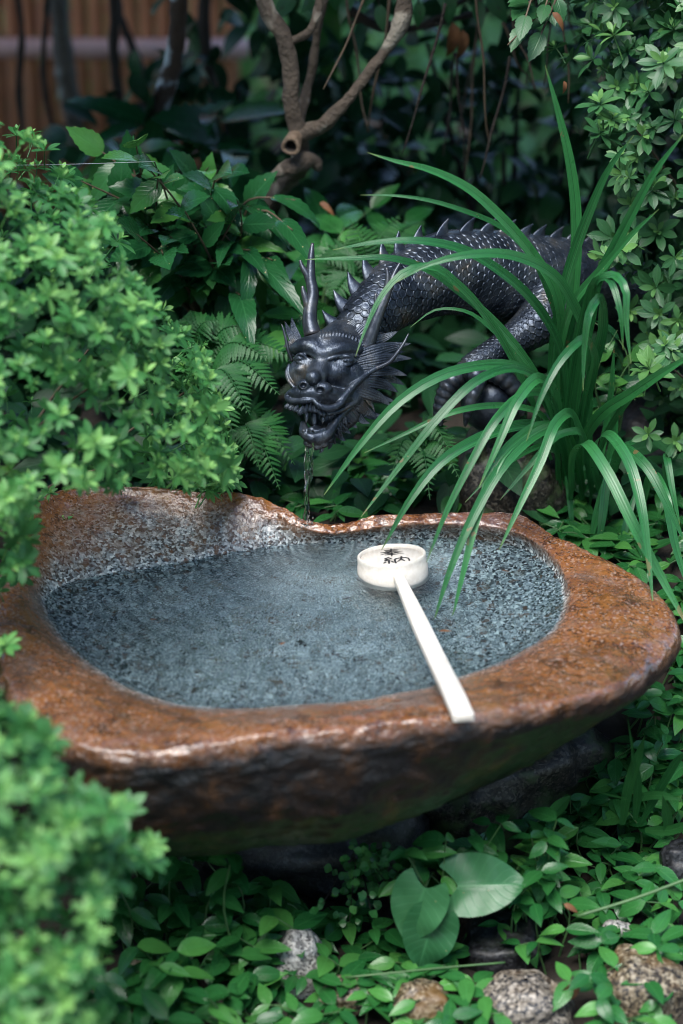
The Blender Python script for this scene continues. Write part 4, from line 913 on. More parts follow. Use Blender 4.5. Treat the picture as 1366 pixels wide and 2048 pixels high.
    for k_ in range(7):                                                 # upright inner blades in the shade of the clump
        x0 = 1150 + random.uniform(-45, 45); x1 = 1140 + random.uniform(-60, 90); y1 = random.uniform(600, 800)
        strap([(x1 + random.uniform(-20, 20), y1, .17), (x1, y1 + 90, .18), ((x0 + x1) / 2, y1 + 200, .19), (x0, 1000, .215)], random.uniform(16, 24), t)
    b2 = ground_at(1225, 1010)
    t2 = thing('strap_leaf_plant', 'drooping strap-leaf clump beside the right end of the basin', 'plant', tuple(b2))
    RR = [
     ([(1306,1207,-.17),(1296,1110,-.14),(1282,1010,-.11),(1258,925,-.07),(1222,872,-.02),(1195,880,.04),(1185,960,.14),(1195,1040,.2)], 30),
     ([(1385,1270,-.16),(1320,1150,-.12),(1262,1040,-.09),(1215,945,-.05),(1180,892,-.01),(1160,900,.06),(1165,1000,.17)], 30),
     ([(1372,1090,-.02),(1330,1000,.0),(1290,930,.03),(1255,900,.06),(1232,940,.12),(1225,1040,.20)], 28),
     ([(1400,700,-.05),(1330,742,-.02),(1265,785,.02),(1200,830,.07),(1165,890,.12),(1165,1000,.2)], 30),
     ([(1330,730,.0),(1280,775,.03),(1235,830,.07),(1205,900,.13),(1195,1010,.2)], 17),
     ([(1385,1200,.0),(1350,1090,.03),(1330,990,.06),(1310,950,.10),(1290,1000,.16),(1285,1060,.2)], 26),
     ([(1360,1050,.05),(1345,980,.07),(1335,930,.09),(1330,1060,.2)], 20),
     ([(1195,1105,.10),(1205,1030,.11),(1215,960,.13),(1235,900,.15),(1262,880,.18)], 24),
     ([(1180,1095,.11),(1195,1020,.12),(1215,950,.14),(1245,890,.17)], 20),
     ([(1145,1060,.16),(1150,1000,.17),(1160,930,.18)], 16), ([(1240,1110,.10),(1248,1040,.12),(1255,980,.15)], 20)]
    for p, w in RR: strap(p, w, t2, twist=random.uniform(-.4, .4))
build_straps()

# ---- azaleas: rosettes of small leaves
def rosette(nl, L, seed, bloom=0.0):
    r = random.Random(seed); parts = MB(); a0 = r.uniform(0, 6.28)
    for i in range(nl):
        inner = i >= nl * .62; a = a0 + i * 2.4 + r.uniform(-.25, .25)
        el = r.uniform(.9, 1.3) if inner else r.uniform(.10, .62)
        l = L * (r.uniform(.45, .7) if inner else r.uniform(.75, 1.1))
        V, Q, uv = leaf(l, l * r.uniform(.34, .42), 6, 'obovate', .22, r.uniform(.1, .5))
        d = (math.cos(a) * math.cos(el), math.sin(a) * math.cos(el), math.sin(el))
        parts.add(place(V, rot_frame(d, roll=r.uniform(-.3, .3)), np.array((0, 0, -.12 * L if not inner else 0))), Q, uv, (.55 if inner else 0.0) + r.uniform(0, .3))
    V, Q, uv = tube(np.array([(0, 0, -1.3 * L), (.05 * L, 0, -.6 * L), (0, 0, .02 * L)]), [.045 * L, .04 * L, .03 * L], 4, False); parts.add(V, Q, np.full((len(V), 2), .3), .2)
    return parts
def azalea(name, label, ells, poly, n, mat, L, trunk, nobj=300, seed=1, inner=.35, extra=()):
    rg = np.random.default_rng(seed); t = thing(name, label, 'shrub', trunk); pinv = parent_matrix(t).inverted()
    variants = [rosette(9 + k_ % 4, 1.0, seed * 50 + k_) for k_ in range(9)]
    tpls = [(np.concatenate(m.V), np.concatenate(m.Q), np.concatenate(m.U), np.concatenate(m.T)) for m in variants]
    meshes = [mesh_quads('leaf_rosette', v[0], v[1], v[2], np.clip(v[3] + sh, 0, 1.2), [mat]) for sh in (-.18, .26) for v in tpls]  # older inner rosettes tinted darker, outer lighter, to deepen the shade in gaps
    P = []; N = []; D = []
    tot = sum(r[0] * r[1] + r[1] * r[2] + r[0] * r[2] for _, r in ells)
    for c, r in ells:
        c = np.array(c); r = np.array(r); m = int(n * (r[0]*r[1] + r[1]*r[2] + r[0]*r[2]) / tot)
        d = rg.normal(size=(m * 3, 3)); d /= np.linalg.norm(d, axis=1)[:, None]
        lump = 1 + .09 * np.sin(d[:, 0] * 9 + seed) * np.sin(d[:, 2] * 8 + d[:, 1] * 6) + .055 * np.sin(d[:, 0] * 23 + d[:, 1] * 17) * np.sin(d[:, 2] * 21 + seed)
        q = np.where(rg.random(m * 3) < inner, rg.uniform(.74, .93, m * 3), np.where(rg.random(m * 3) < .2, rg.uniform(1.04, 1.13, m * 3), rg.uniform(.92, 1.04, m * 3))) * lump
        p = c + d * r * q[:, None]; nn = d / r; nn /= np.linalg.norm(nn, axis=1)[:, None]
        px, py, dep = proj(p); infr = (px > -40) & (px < 1406) & (py > -40) & (py < 2090)
        ok = (p[:, 2] > terrain(p[:, 0], p[:, 1]) + .01) & (~infr | in_poly(px, py, poly)) & ((nn @ VIEW > -.25) | (rg.random(m * 3) < .25))
        for c2, r2 in ells:
            if c2 is not None and not np.allclose(c2, c): ok &= (((p - np.array(c2)) / np.array(r2)) ** 2).sum(1) > .8
        I = np.where(ok)[0][:m]; P.append(p[I]); N.append(nn[I]); D.append(q[I])
    P = np.concatenate(P); N = np.concatenate(N); D = np.concatenate(D)
    for px, py, Y in extra: P = np.vstack([P, at(px, py, Y)]); N = np.vstack([N, VIEW * .8 + (0, 0, .4)]); D = np.append(D, 1.2)
    A = N * .75 + np.array((0, -.12, .55)) + rg.normal(size=N.shape) * .32; A /= np.linalg.norm(A, axis=1)[:, None]
    px, py, dep = proj(P); infr = (px > -20) & (px < 1386) & (py > -20) & (py < 2068)
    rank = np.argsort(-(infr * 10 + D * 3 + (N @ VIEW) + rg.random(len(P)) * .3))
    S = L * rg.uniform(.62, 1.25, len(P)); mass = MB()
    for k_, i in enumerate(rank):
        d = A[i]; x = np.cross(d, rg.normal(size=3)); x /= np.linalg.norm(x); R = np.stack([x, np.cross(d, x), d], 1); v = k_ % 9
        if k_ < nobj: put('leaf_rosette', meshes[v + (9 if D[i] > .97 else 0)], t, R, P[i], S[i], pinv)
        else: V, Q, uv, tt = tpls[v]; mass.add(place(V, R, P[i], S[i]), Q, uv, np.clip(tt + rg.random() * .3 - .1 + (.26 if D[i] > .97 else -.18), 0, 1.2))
    tag(mass.build('foliage', mat, t), kind='stuff')
    br = MB(); tr = np.array(trunk, float)
    for i in rg.choice(len(P), 26, replace=False):
        e = P[i] - A[i] * S[i] * 1.0; m_ = tr * .45 + e * .55 + (0, 0, .03) + rg.normal(size=3) * .02
        V, Q, uv = tube(catmull(np.array([tr, m_, e]), 9), np.linspace(.004, .001, 9), 5, False); br.add(V, Q, uv)
    tag(br.build('branches', M['twig'], t), kind='stuff')
    return t
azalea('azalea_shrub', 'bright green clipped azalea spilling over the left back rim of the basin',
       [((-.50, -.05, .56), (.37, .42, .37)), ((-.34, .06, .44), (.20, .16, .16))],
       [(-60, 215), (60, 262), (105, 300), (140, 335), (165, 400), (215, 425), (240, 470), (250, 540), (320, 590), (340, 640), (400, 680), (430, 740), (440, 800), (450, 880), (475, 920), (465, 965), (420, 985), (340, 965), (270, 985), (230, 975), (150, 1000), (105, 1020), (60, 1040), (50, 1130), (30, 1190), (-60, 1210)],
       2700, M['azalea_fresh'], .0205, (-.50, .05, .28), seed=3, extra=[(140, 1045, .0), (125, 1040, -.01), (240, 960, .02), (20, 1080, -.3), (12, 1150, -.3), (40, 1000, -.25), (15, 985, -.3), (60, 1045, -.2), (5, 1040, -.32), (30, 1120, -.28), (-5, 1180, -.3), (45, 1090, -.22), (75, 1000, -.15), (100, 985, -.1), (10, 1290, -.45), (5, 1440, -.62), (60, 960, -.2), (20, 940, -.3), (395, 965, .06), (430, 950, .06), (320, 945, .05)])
azalea('azalea_shrub', 'soft bright green azalea at the lower left in front of the basin',
       [((-.40, -.76, .26), (.29, .20, .34))],
       [(-60, 1370), (40, 1408), (60, 1440), (100, 1480), (120, 1545), (160, 1555), (185, 1600), (240, 1625), (262, 1665), (325, 1690), (300, 1720), (240, 1745), (225, 1800), (200, 1850), (205, 1930), (180, 1990), (200, 2110), (-60, 2110)],
       1800, M['azalea_fresh'], .0235, (-.42, -.70, .0), seed=5, extra=[(310, 1690, -.66), (290, 1700, -.66), (245, 1620, -.68)])
azalea('azalea_shrub', 'tall grey-green azalea leaning in at the right edge behind the strap leaves',
       [((.53, .40, .74), (.25, .22, .46))],
       [(1035, -60), (1070, 40), (1100, 105), (1150, 120), (1200, 130), (1222, 180), (1180, 215), (1190, 285), (1225, 330), (1255, 370), (1250, 430), (1225, 480), (1200, 515), (1215, 560), (1250, 600), (1262, 680), (1290, 720), (1300, 800), (1335, 880), (1420, 930), (1420, -60)],
       980, M['azalea_dark'], .029, (.58, .48, .30), seed=8, inner=.5, extra=[(1296, 735, .04), (1302, 742, .045), (1296, 868, .16), (1352, 882, .18), (1330, 690, .1), (1345, 700, .1), (1225, 235, .16), (1200, 205, .16), (1240, 310, .15), (1215, 510, .13), (1245, 498, .14)])

# ---- broad-leaved shrub on the left
def branch_plant(name, label, cat, root, ends, tpls, mat, Lr, nleaf, seed, droop=.3, stem='twig', spread=.9, start=.35, sr=.003):
    r = random.Random(seed); t = thing(name, label, cat, tuple(root)); pinv = parent_matrix(t).inverted()
    meshes = [leaf_mesh('leaf', q, mat) for q in tpls]; st = MB()
    for e in ends:
        e = np.array(e); m_ = root * .4 + e * .6 + np.array((r.uniform(-.03, .03), r.uniform(-.03, .02), r.uniform(.0, .06)))
        C = catmull(np.array([root, m_, e]), 14); V, Q, uv = tube(C, np.linspace(sr, sr * .3, 14), 5, False); st.add(V, Q, uv)
        T = np.gradient(C, axis=0); T /= np.linalg.norm(T, axis=1)[:, None]; sgn = 1
        for k_ in range(nleaf):
            q = start + (1 - start) * (k_ + r.uniform(0, .6)) / nleaf; i = min(13, int(q * 13)); sgn = -sgn
            side = np.cross(T[i], VIEW); side /= np.linalg.norm(side) + 1e-9
            d = T[i] * r.uniform(.3, .9) + side * sgn * spread * r.uniform(.6, 1.1) + VIEW * r.uniform(-.1, .5) + np.array((0, 0, -droop * r.uniform(.3, 1.4)))
            if k_ == nleaf - 1: d = T[i] + VIEW * .3
            R = rot_frame(d, VIEW * r.uniform(.3, 1) + np.array((r.uniform(-.3, .3), 0, r.uniform(.2, 1))), r.uniform(-.3, .3))
            put('leaf', r.choice(meshes), t, R, C[i], r.uniform(*Lr), pinv)
    tag(st.build('stems', M[stem], t), kind='stuff'); return t
BROAD = [leaf(1.0, r_, 13, 'ovate', f_, c_, serr=.10) for r_, f_, c_ in ((.56, .2, .3), (.60, .12, .6), (.52, .28, .15), (.58, .2, .8))]
LANCE = [leaf(1.0, r_, 15, 'lance', f_, c_, serr=.05, wave=w_) for r_, f_, c_, w_ in ((.26, .22, 1.0, .05), (.29, .15, 1.3, .08), (.24, .25, .7, .04))]
OVATE = [leaf(1.0, r_, 8, 'ovate', f_, c_) for r_, f_, c_ in ((.46, .22, .35), (.5, .15, .6), (.42, .3, .2), (.48, .18, .9), (.45, .3, .5))]
rr = random.Random(21)
ends = []
poly = [(120, 300), (250, 260), (470, 300), (520, 370), (500, 480), (440, 560), (330, 600), (210, 520), (120, 380)]
while len(ends) < 36:
    x, y = rr.uniform(110, 520), rr.uniform(260, 600)
    if in_poly(x, y, poly)[0]: ends.append(at(x, y, rr.uniform(.22, .45)))
branch_plant('broadleaf_shrub', 'dark glossy shrub with toothed oval leaves above the left azalea', 'shrub', at(400, 640, .48), ends, BROAD, M['broad'], (.046, .070), 8, 22)
ends = [at(585, 460, .30), at(560, 560, .28), at(545, 520, .32), at(480, 590, .30), at(520, 420, .40), at(590, 400, .42), at(500, 500, .3), at(450, 470, .32)]
branch_plant('broadleaf_shrub', 'shrub of long drooping leaves between toothed shrub and dragon horns', 'shrub', at(470, 560, .5), ends, LANCE, M['broad'], (.085, .12), 3, 25, droop=.9, start=.55)
ends = [at(240, 260, .95), at(300, 230, .95), at(420, 220, .9), at(350, 300, .8), at(470, 310, .8), at(250, 290, .85)]
branch_plant('broadleaf_shrub', 'dim bluish-green shrub with big leaves in the shade below the trunks', 'shrub', at(380, 420, 1.0), ends, LANCE + BROAD[:1], M['broad'], (.11, .17), 5, 27, droop=.5)
ends = [at(660, 90, 1.2), at(690, 120, 1.2), at(640, 150, 1.2), at(700, 200, 1.2), at(780, 260, 1.2), at(720, 300, 1.15), at(690, 350, 1.1), at(830, 330, 1.1)]
branch_plant('broadleaf_shrub', 'shaded shrub with hanging leaves behind the forked trunk', 'shrub', at(720, 480, 1.25), ends, LANCE, M['broad'], (.10, .15), 4, 28, droop=.8)
ends = [at(700, 440, .6), at(640, 420, .62), at(760, 400, .7), at(830, 430, .7), at(690, 500, .55), at(600, 600, .4), at(560, 640, .35), at(540, 700, .3), at(520, 620, .4), at(600, 660, .35)]
branch_plant('leafy_undergrowth_plant', 'low dark leafy plant filling the gap behind the dragon horns', 'plant', at(640, 680, .5), ends, OVATE, M['creeper'], (.05, .075), 6, 29, droop=.4, stem='green_stem')
ends = [at(1235, 660, .24), at(1200, 690, .22), at(1290, 690, .24), at(1225, 740, .2), at(1270, 800, .2), at(1180, 640, .26)]
branch_plant('climbing_vine', 'thin vine with paired oval leaves left of the low azalea sprigs', 'plant', at(1235, 900, .27), ends, OVATE, M['broad'], (.034, .046), 3, 31, droop=.3, stem='green_stem', sr=.0018)
ends = [at(1040, 70, .26), at(1015, 90, .27), at(1060, 120, .3), at(1030, 30, .3), at(1085, 30, .3)]
branch_plant('broadleaf_shrub', 'sparse oval-leaved twig hanging beside the top of the right azalea', 'shrub', at(1110, 0, .4), ends, BROAD, M['azalea_dark'], (.03, .045), 3, 33)

# ---- ferns
def frond(P, Lp, npair=24, seed=0):
    r = random.Random(seed); C = catmull(np.asarray(P), npair + 4); mb = MB()
    V, Q, uv = tube(C, np.linspace(.0016, .0005, len(C)), 5, False); mb.add(V, Q, uv)
    T = np.gradient(C, axis=0); T /= np.linalg.norm(T, axis=1)[:, None]
    for i in range(2, len(C) - 1):
        q = i / (len(C) - 1); l = Lp * max(.05, math.sin(math.pi * (.22 + .78 * q) ** .9)) ** .9
        up = np.array((0, -.5, .86)); sd = np.cross(T[i], up); sd /= np.linalg.norm(sd)
        for s in (-1, 1):
            d = sd * s + T[i] * .45 + np.array((0, 0, -.18)) + np.array((r.uniform(-.08, .08),) * 3)
            V, Q, uv = leaf(l, l * .26 if l > .02 else l * .34, 13, 'lance', .15, .35, serr=.42)
            mb.add(place(V, rot_frame(d, up), C[i]), Q, uv, r.uniform(0, .6))
    return mb
def fern(label, crown, tips, Lp, seed, npair=24):
    t = thing('fern', label, 'fern', tuple(crown))
    for k_, tip in enumerate(tips):
        tip = np.array(tip); mid = crown * .45 + tip * .55 + np.array((0, -.01, .05)); frond([crown, mid, tip], Lp, npair, seed * 30 + k_).build('frond', M['fern'], t)
fern('feathery fern arching out between the left azalea and the dragon head', at(400, 790, .28), [at(500, 830, .12), at(470, 880, .10), at(560, 790, .16), at(540, 720, .2), at(440, 640, .26), at(520, 660, .25), at(380, 620, .3), at(600, 720, .25)], .045, 1)
fern('dim fern in the shade right behind the dragon neck', at(735, 640, .50), [at(640, 520, .42), at(700, 440, .5), at(800, 430, .52), at(660, 600, .36), at(850, 440, .6), at(620, 560, .42)], .055, 2)
fern('small dark fern hanging below the dragon mouth left of the jet', at(470, 900, .22), [at(560, 980, .12), at(520, 940, .12), at(590, 930, .16), at(450, 960, .12), at(540, 880, .2)], .035, 3, 20)
fern('dark fern beneath the strap leaves left of the dragon ball', at(830, 940, .22), [at(900, 900, .14), at(860, 1000, .1), at(780, 960, .1), at(920, 960, .12)], .03, 4, 18)

# ---- creepers: sprigs of pointed oval leaves over the ground
CREEP = [leaf_mesh('leaf', q, M['creeper']) for q in OVATE]
def creeper(label, poly, nleaf, L, seed, lift=(.01, .07), mat=None, cat='plant'):
    r = random.Random(seed); xs = [p[0] for p in poly]; ys = [p[1] for p in poly]
    c = ground_at(sum(xs) / len(xs), sum(ys) / len(ys)); t = thing('creeping_plant', label, cat, tuple(c)); pinv = parent_matrix(t).inverted(); st = MB(); k_ = 0; tries = 0
    while k_ < nleaf and tries < 4000:
        tries += 1; x, y = r.uniform(min(xs), max(xs)), r.uniform(min(ys), max(ys))
        if not in_poly(x, y, poly)[0]: continue
        h = r.uniform(*lift) + (.13 * min(1, max(0, (1860 - y) / 170)) * r.uniform(.6, 1) if y > 1640 and x < 1130 else 0); g = ground_at(x, y)
        tip = g + (CAM - g) / np.linalg.norm(CAM - g) * h * 1.5                # the tip stands clear of the ground towards the light
        base = np.array((tip[0] + r.uniform(-.03, .03), tip[1] + r.uniform(.0, .05), 0)); base[2] = float(terrain(base[0], base[1]))
        C = catmull(np.array([base, base * .4 + tip * .6 + (r.uniform(-.02, .02), 0, .01), tip]), 8); V, Q, uv = tube(C, np.linspace(.0016, .0008, 8), 5, False); st.add(V, Q, uv)
        m = r.choice((3, 4, 4, 5)); a0 = r.uniform(0, 6.28)
        for j in range(m):
            a = a0 + j * 2.2 + r.uniform(-.3, .3); el = r.uniform(-.35, .45); q = 7 - (j // 2) * 2
            d = np.array((math.cos(a) * math.cos(el), math.sin(a) * math.cos(el), math.sin(el)))
            R = rot_frame(d, np.array((r.uniform(-.35, .35), -.35, 1.0)), r.uniform(-.3, .3))
            put('leaf', r.choice(CREEP), t, R, C[max(q, 2)], L * r.uniform(.7, 1.15) * (1 if j else .8), pinv); k_ += 1
    tag(st.build('stems', M['green_stem'], t), kind='stuff'); return t
creeper('glossy creeper with oval leaves under the left front of the basin', [(190, 1700), (330, 1690), (545, 1690), (555, 1790), (560, 1880), (520, 1960), (380, 2060), (190, 2060)], 300, .045, 41, (.02, .10))
creeper('oval-leaved creeper around the pale cobble below the basin', [(520, 1770), (700, 1800), (800, 1860), (900, 1900), (960, 1960), (1000, 2060), (420, 2060), (480, 1960)], 280, .042, 42, (.01, .06))
creeper('upright oval-leaved creeper in front of the mossy stone', [(790, 1690), (900, 1660), (1010, 1620), (1130, 1600), (1110, 1760), (1060, 1830), (960, 1720), (880, 1740), (800, 1740)], 170, .040, 43, (.02, .09))
creeper('dense oval-leaved creeper among the cobbles at the lower right', [(1030, 1740), (1110, 1640), (1200, 1620), (1380, 1620), (1380, 2060), (1180, 2060), (1130, 1960), (1060, 1900), (960, 1830)], 300, .040, 44, (.01, .08))
creeper('small-leaved creeper on the bank beside the right end of the basin', [(1220, 1500), (1300, 1400), (1380, 1310), (1380, 1620), (1200, 1620), (1130, 1600)], 240, .036, 45, (.01, .06))
creeper('dark wet creeper on the bank between the basin and the dragon head', [(480, 900), (560, 860), (620, 900), (720, 870), (860, 900), (1000, 930), (1000, 1020), (780, 1020), (650, 1040), (560, 1010), (480, 990)], 290, .042, 46, (.005, .06))
creeper('dark creeper at the foot of the strap leaves behind the basin', [(1000, 900), (1100, 940), (1200, 1040), (1300, 1060), (1380, 1160), (1280, 1150), (1100, 1060), (1000, 1010)], 150, .042, 47, (.005, .05))

creeper('dim creeper covering the bank past the right tip of the basin', [(1290, 960), (1400, 940), (1400, 1340), (1365, 1340), (1340, 1190), (1290, 1120)], 110, .04, 48, (.005, .05))
# ---- heart-leaved plant
def heart_plant():
    tp = leaf(1.0, .92, 22, 'heart', .22, .30, wave=.03, cols=11); me = leaf_mesh('leaf', tp, M['heart']); root = ground_at(880, 1800) + (0, .03, 0)
    t = thing('heart_leaf_plant', 'plant with large heart-shaped mottled leaves below the basin front', 'plant', tuple(root)); st = MB()
    for (bx_, by_), (tx, ty), dep, L, nrm in (((915, 1772), (1055, 1765), -.40, 150, (.1, -.75, .65)), ((850, 1775), (808, 1890), -.42, 128, (-.2, -.8, .5)), ((868, 1835), (835, 1945), -.425, 118, (0, -.85, .5)), ((920, 1745), (985, 1720), -.37, 80, (.1, -.6, .8))):
        b = at(bx_, by_, dep); e = at(tx, ty, dep - .015); d = e - b; R = rot_frame(d, np.array(nrm)); put('leaf', me, t, R, b, np.linalg.norm(d))
        V, Q, uv = tube(catmull(np.array([root, (root + b) / 2 + (0, 0, .02), b]), 10), np.linspace(.0022, .0015, 10), 6, False); st = MB(); st.add(V, Q, uv); st.build('leaf_stalk', M['green_stem'], t)
heart_plant()

# ---- maidenhair fern under the basin lip
def maidenhair():
    r = random.Random(5); root = ground_at(715, 1830) + (0, .05, 0); t = thing('maidenhair_fern', 'pale maidenhair fern with tiny fan leaflets under the basin', 'fern', tuple(root))
    fan = leaf(1.0, 1.05, 7, 'obovate', .1, .2, cols=7); me = leaf_mesh('leaflet', fan, M['creeper']); st = MB(); pinv = parent_matrix(t).inverted()
    for k_ in range(13):
        e = at(r.uniform(640, 800), r.uniform(1700, 1850), r.uniform(-.40, -.34)); C = catmull(np.array([root, (root + e) / 2 + (0, 0, .03), e]), 12)
        V, Q, uv = tube(C, .0006, 4, False); st.add(V, Q, uv)
        for j in range(11):
            i = 4 + int(j * 7.5 / 10); a = r.uniform(0, 6.28); d = np.array((math.cos(a), -.2, math.sin(a) - .2))
            p = C[i] + np.array((r.uniform(-.014, .014), r.uniform(-.008, .008), r.uniform(-.014, .014)))
            put('leaflet', me, t, rot_frame(d, np.array((0, -.8, .6))), p, r.uniform(.007, .012), pinv)
    st.build('stems', M['bark_black'], t)
maidenhair()

# ---- grasses at the right
def blade(P, w, n=22):
    C = catmull(np.asarray(P), n); T = np.gradient(C, axis=0); T /= np.linalg.norm(T, axis=1)[:, None]; S = np.cross(T, VIEW); S /= np.linalg.norm(S, axis=1)[:, None]
    q = np.linspace(0, 1, n); W = w * np.clip(np.minimum(1, (1 - q) * 3) * (.5 + .5 * np.minimum(1, q * 4)), .02, 1); c = np.array((-1, 0, 1.0))
    V = C[:, None] + S[:, None] * (W[:, None] * c)[..., None] + VIEW * (np.abs(c)[None, :, None] * W[:, None, None] * .3)
    uv = np.stack(np.broadcast_arrays((c * .5 + .5)[None], q[:, None]), -1).reshape(-1, 2); return V.reshape(-1, 3), grid_quads(n, 3), uv
def grass_clump():
    root = at(1290, 1600, -.22); root[2] = float(terrain(root[0], root[1])); t = thing('grass_clump', 'thin grass clump with pale seed stalk beside the right basin end', 'grass clump', tuple(root))
    for pts, w in (([(1300, 1640), (1275, 1560), (1262, 1480), (1255, 1430)], .0016), ([(1245, 1650), (1255, 1580), (1280, 1500), (1290, 1470)], .006), ([(1270, 1640), (1275, 1570), (1262, 1500)], .005), ([(1280, 1650), (1330, 1560), (1366, 1510), (1400, 1500)], .005), ([(1260, 1600), (1310, 1590), (1366, 1600)], .005), ([(1340, 1700), (1335, 1640), (1325, 1590)], .006), ([(1290, 1660), (1340, 1660), (1390, 1640)], .006), ([(1180, 1580), (1220, 1590), (1262, 1600)], .0012)):
        mb = MB(); V, Q, uv = blade([at(x, y, -.24 - .02 * i) for i, (x, y) in enumerate(pts)], w); mb.add(V, Q, uv); mb.build('blade', M['fern'], t)
    mb = MB(); V, Q, uv = tube(catmull(np.array([at(1155, 1832, -.43), at(1260, 1800, -.42), at(1400, 1748, -.40)]), 14), .0019, 6); mb.add(V, Q, uv)
    tag(mb.build('plant_stalk', M['green_stem']), 'bare pale green stalk slanting across the lower right creepers', 'stalk')
    mb = MB(); V, Q, uv = tube(catmull(np.array([at(690, 1955, -.46), at(790, 1945, -.46), at(890, 1935, -.45), at(1010, 1925, -.44)]), 14), .0013, 6); mb.add(V, Q, uv)
    tag(mb.build('plant_stalk', M['green_stem']), 'thin runner stem lying above the bottom cobbles', 'stalk')
grass_clump()

# ================================================================== TREES, FENCE AND BACKGROUND
def limb(mb, pts, n=26, ns=12, sd=1):
    P = []
    for px, py, Y, r in pts: p = at(px, py, Y); P.append((*p, r * mpp(p)))
    C = catmull(np.array(P), n); C[:, :3] += np.stack([np.sin(np.linspace(0, 9, n) + sd) * .002] * 3, -1)
    V, Q, uv = tube(C[:, :3], C[:, 3] * (1 + .08 * np.sin(np.linspace(0, 23, n) + sd)), ns, True, lambda s, a: 1 + .06 * np.sin(3 * a + s * 9))
    CC = np.repeat(np.vstack([C[:1, :3], C[:, :3], C[-1:, :3]]), ns, 0); V = CC + (V - CC) * (1 + .22 * noise_v(V, 70.0, 2, sd) + .22 * noise_v(V, 28.0, 2, sd + 3))[:, None]; mb.add(V, Q, uv)
def crown_stuff(parent, blobs, n, L, mat, seed, tpl=OVATE):
    rg = np.random.default_rng(seed); mb = MB()
    for c, r in blobs:
        m = n // len(blobs); d = rg.normal(size=(m, 3)); d /= np.linalg.norm(d, axis=1)[:, None]; q = rg.uniform(.25, 1.0, m) ** .5
        p = np.array(c) + d * np.array(r) * q[:, None] * (1 + .15 * np.sin(d[:, :1] * 7 + d[:, 2:] * 5))
        dirs = rg.normal(size=(m, 3)) + (0, -.2, -.35); R = np.stack([rot_frame(a, (rg.normal() * .4, -.3, 1.0), rg.normal() * .4) for a in dirs])
        V, Q, uv, tt = batch(tpl[int(rg.integers(len(tpl)))], R, p, L * rg.uniform(.7, 1.2, m), rg.random(m)); mb.add(V, Q, uv, tt)
    return tag(mb.build('crown', mat, parent), kind='stuff')
t = thing('tree', 'brown forked tree with a round sawn-off branch stub behind the dragon', 'tree', tuple(at(600, 640, .62)))
mb = MB()
limb(mb, [(470, 640, .86, 22.8), (505, 480, .80, 22.8), (545, 400, .74, 21.3), (582, 352, .66, 19.8), (600, 318, .590, 18.2), (592, 262, 0.560, 18.2), (578, 205, 0.550, 16.7), (580, 140, 0.550, 15.2), (562, 70, 0.550, 15.2), (535, 20, 0.560, 16.7), (515, -60, 0.580, 16.7)], 50, 16)
limb(mb, [(598, 268, 0.560, 19.8), (640, 252, 0.550, 15.2), (690, 205, 0.540, 12.2), (735, 148, 0.540, 11.4), (775, 95, 0.540, 11.4), (800, 55, 0.540, 15.2), (812, -60, 0.550, 13.7)], 40, 14, 3)
limb(mb, [(600, 240, 0.590, 10.6), (612, 180, 0.620, 9.9), (628, 110, 0.620, 9.1), (640, 40, 0.620, 9.1), (660, -60, 0.620, 9.1)], 30, 10, 5)
limb(mb, [(640, 340, 0.570, 6.1), (612, 322, 0.560, 18.2), (575, 335, 0.550, 16.7), (545, 352, 0.550, 7.6)], 20, 12, 6)
limb(mb, [(575, 90, 0.550, 9.1), (620, 60, 0.550, 9.1), (640, -60, 0.560, 9.1)], 16, 10, 8)
mb.build('trunk', M['bark_brown'], t)
mb = MB(); sp_ = at(581, 294, .520); a_ = at(594, 268, .565); dd = sp_ - a_; L_ = np.linalg.norm(dd); dd /= L_; r_ = 18.5 * mpp(sp_); M['stub'] = bark('sawn_wood', (0.22, 0.155, 0.10), (0.09, 0.06, 0.04), (0.36, 0.29, 0.20), .42)
_x = np.cross(dd, (0, 0, 1.0)); _x /= np.linalg.norm(_x); _z = np.cross(_x, dd); an_ = np.arange(24) / 24 * 2 * np.pi
def stub_rings(rings_): return np.array([a_ + dd * (L_ * q) + rr_ * r_ * (1 + .05 * np.sin(3 * an_ + q * 3))[i_] * (_x * math.cos(an_[i_]) + _z * math.sin(an_[i_])) for q, rr_ in rings_ for i_ in range(24)])
rg_ = [(-.3, .75), (.3, .9), (.75, 1.02), (.93, 1.08), (1.0, 1.0), (1.0, .78), (.96, .62)]
mb.add(stub_rings(rg_), grid_quads(7, 24, True)); mb.build('sawn_stub', M['stub'], t)
rg_ = [(.97, .63), (.75, .55), (.5, .35), (.45, .02)]; mb = MB(); mb.add(stub_rings(rg_), grid_quads(4, 24, True)); mb.build('stub_hollow', M['bark_black'], t)
mb = MB()
for pts in ([(683, 20, .8, 12), (760, 52, .8, 9), (850, 50, .8, 7), (920, 38, .8, 6), (1000, 10, .8, 5)], [(800, 55, .9, 8), (760, 40, .85, 6), (700, 45, .8, 5)], [(850, 50, .8, 5), (900, 20, .8, 4), (960, -20, .8, 4)]): limb(mb, pts, 16, 8)
mb.build('branch', M['bark_black'], t)
crown_stuff(t, [((-.5, 1.35, 1.55), (.8, .75, .45)), ((.45, 1.35, 1.6), (.8, .75, .5)), ((0, 1.8, 1.9), (1.0, .7, .5)), ((.0, .85, 1.5), (1.1, .38, .38)), ((-.55, .62, 1.32), (.6, .34, .2)), ((.5, .62, 1.32), (.6, .34, .2))], 16000, .085, M['far'], 3)  # crown out of view; front blobs added to shade plants behind the dragon
ends = [at(x, y, .75) for x, y in ((560, 20), (690, 10), (760, 25), (840, 30), (900, 15), (960, 40), (620, 5), (1000, 20), (740, -10), (880, -20))]
branch_plant('hanging_branch', 'leafy blurred branch dipping in along the top edge of the picture', 'branch', at(800, -120, .8), ends, OVATE, M['azalea_dark'], (.035, .055), 4, 51, stem='bark_black', droop=.2)
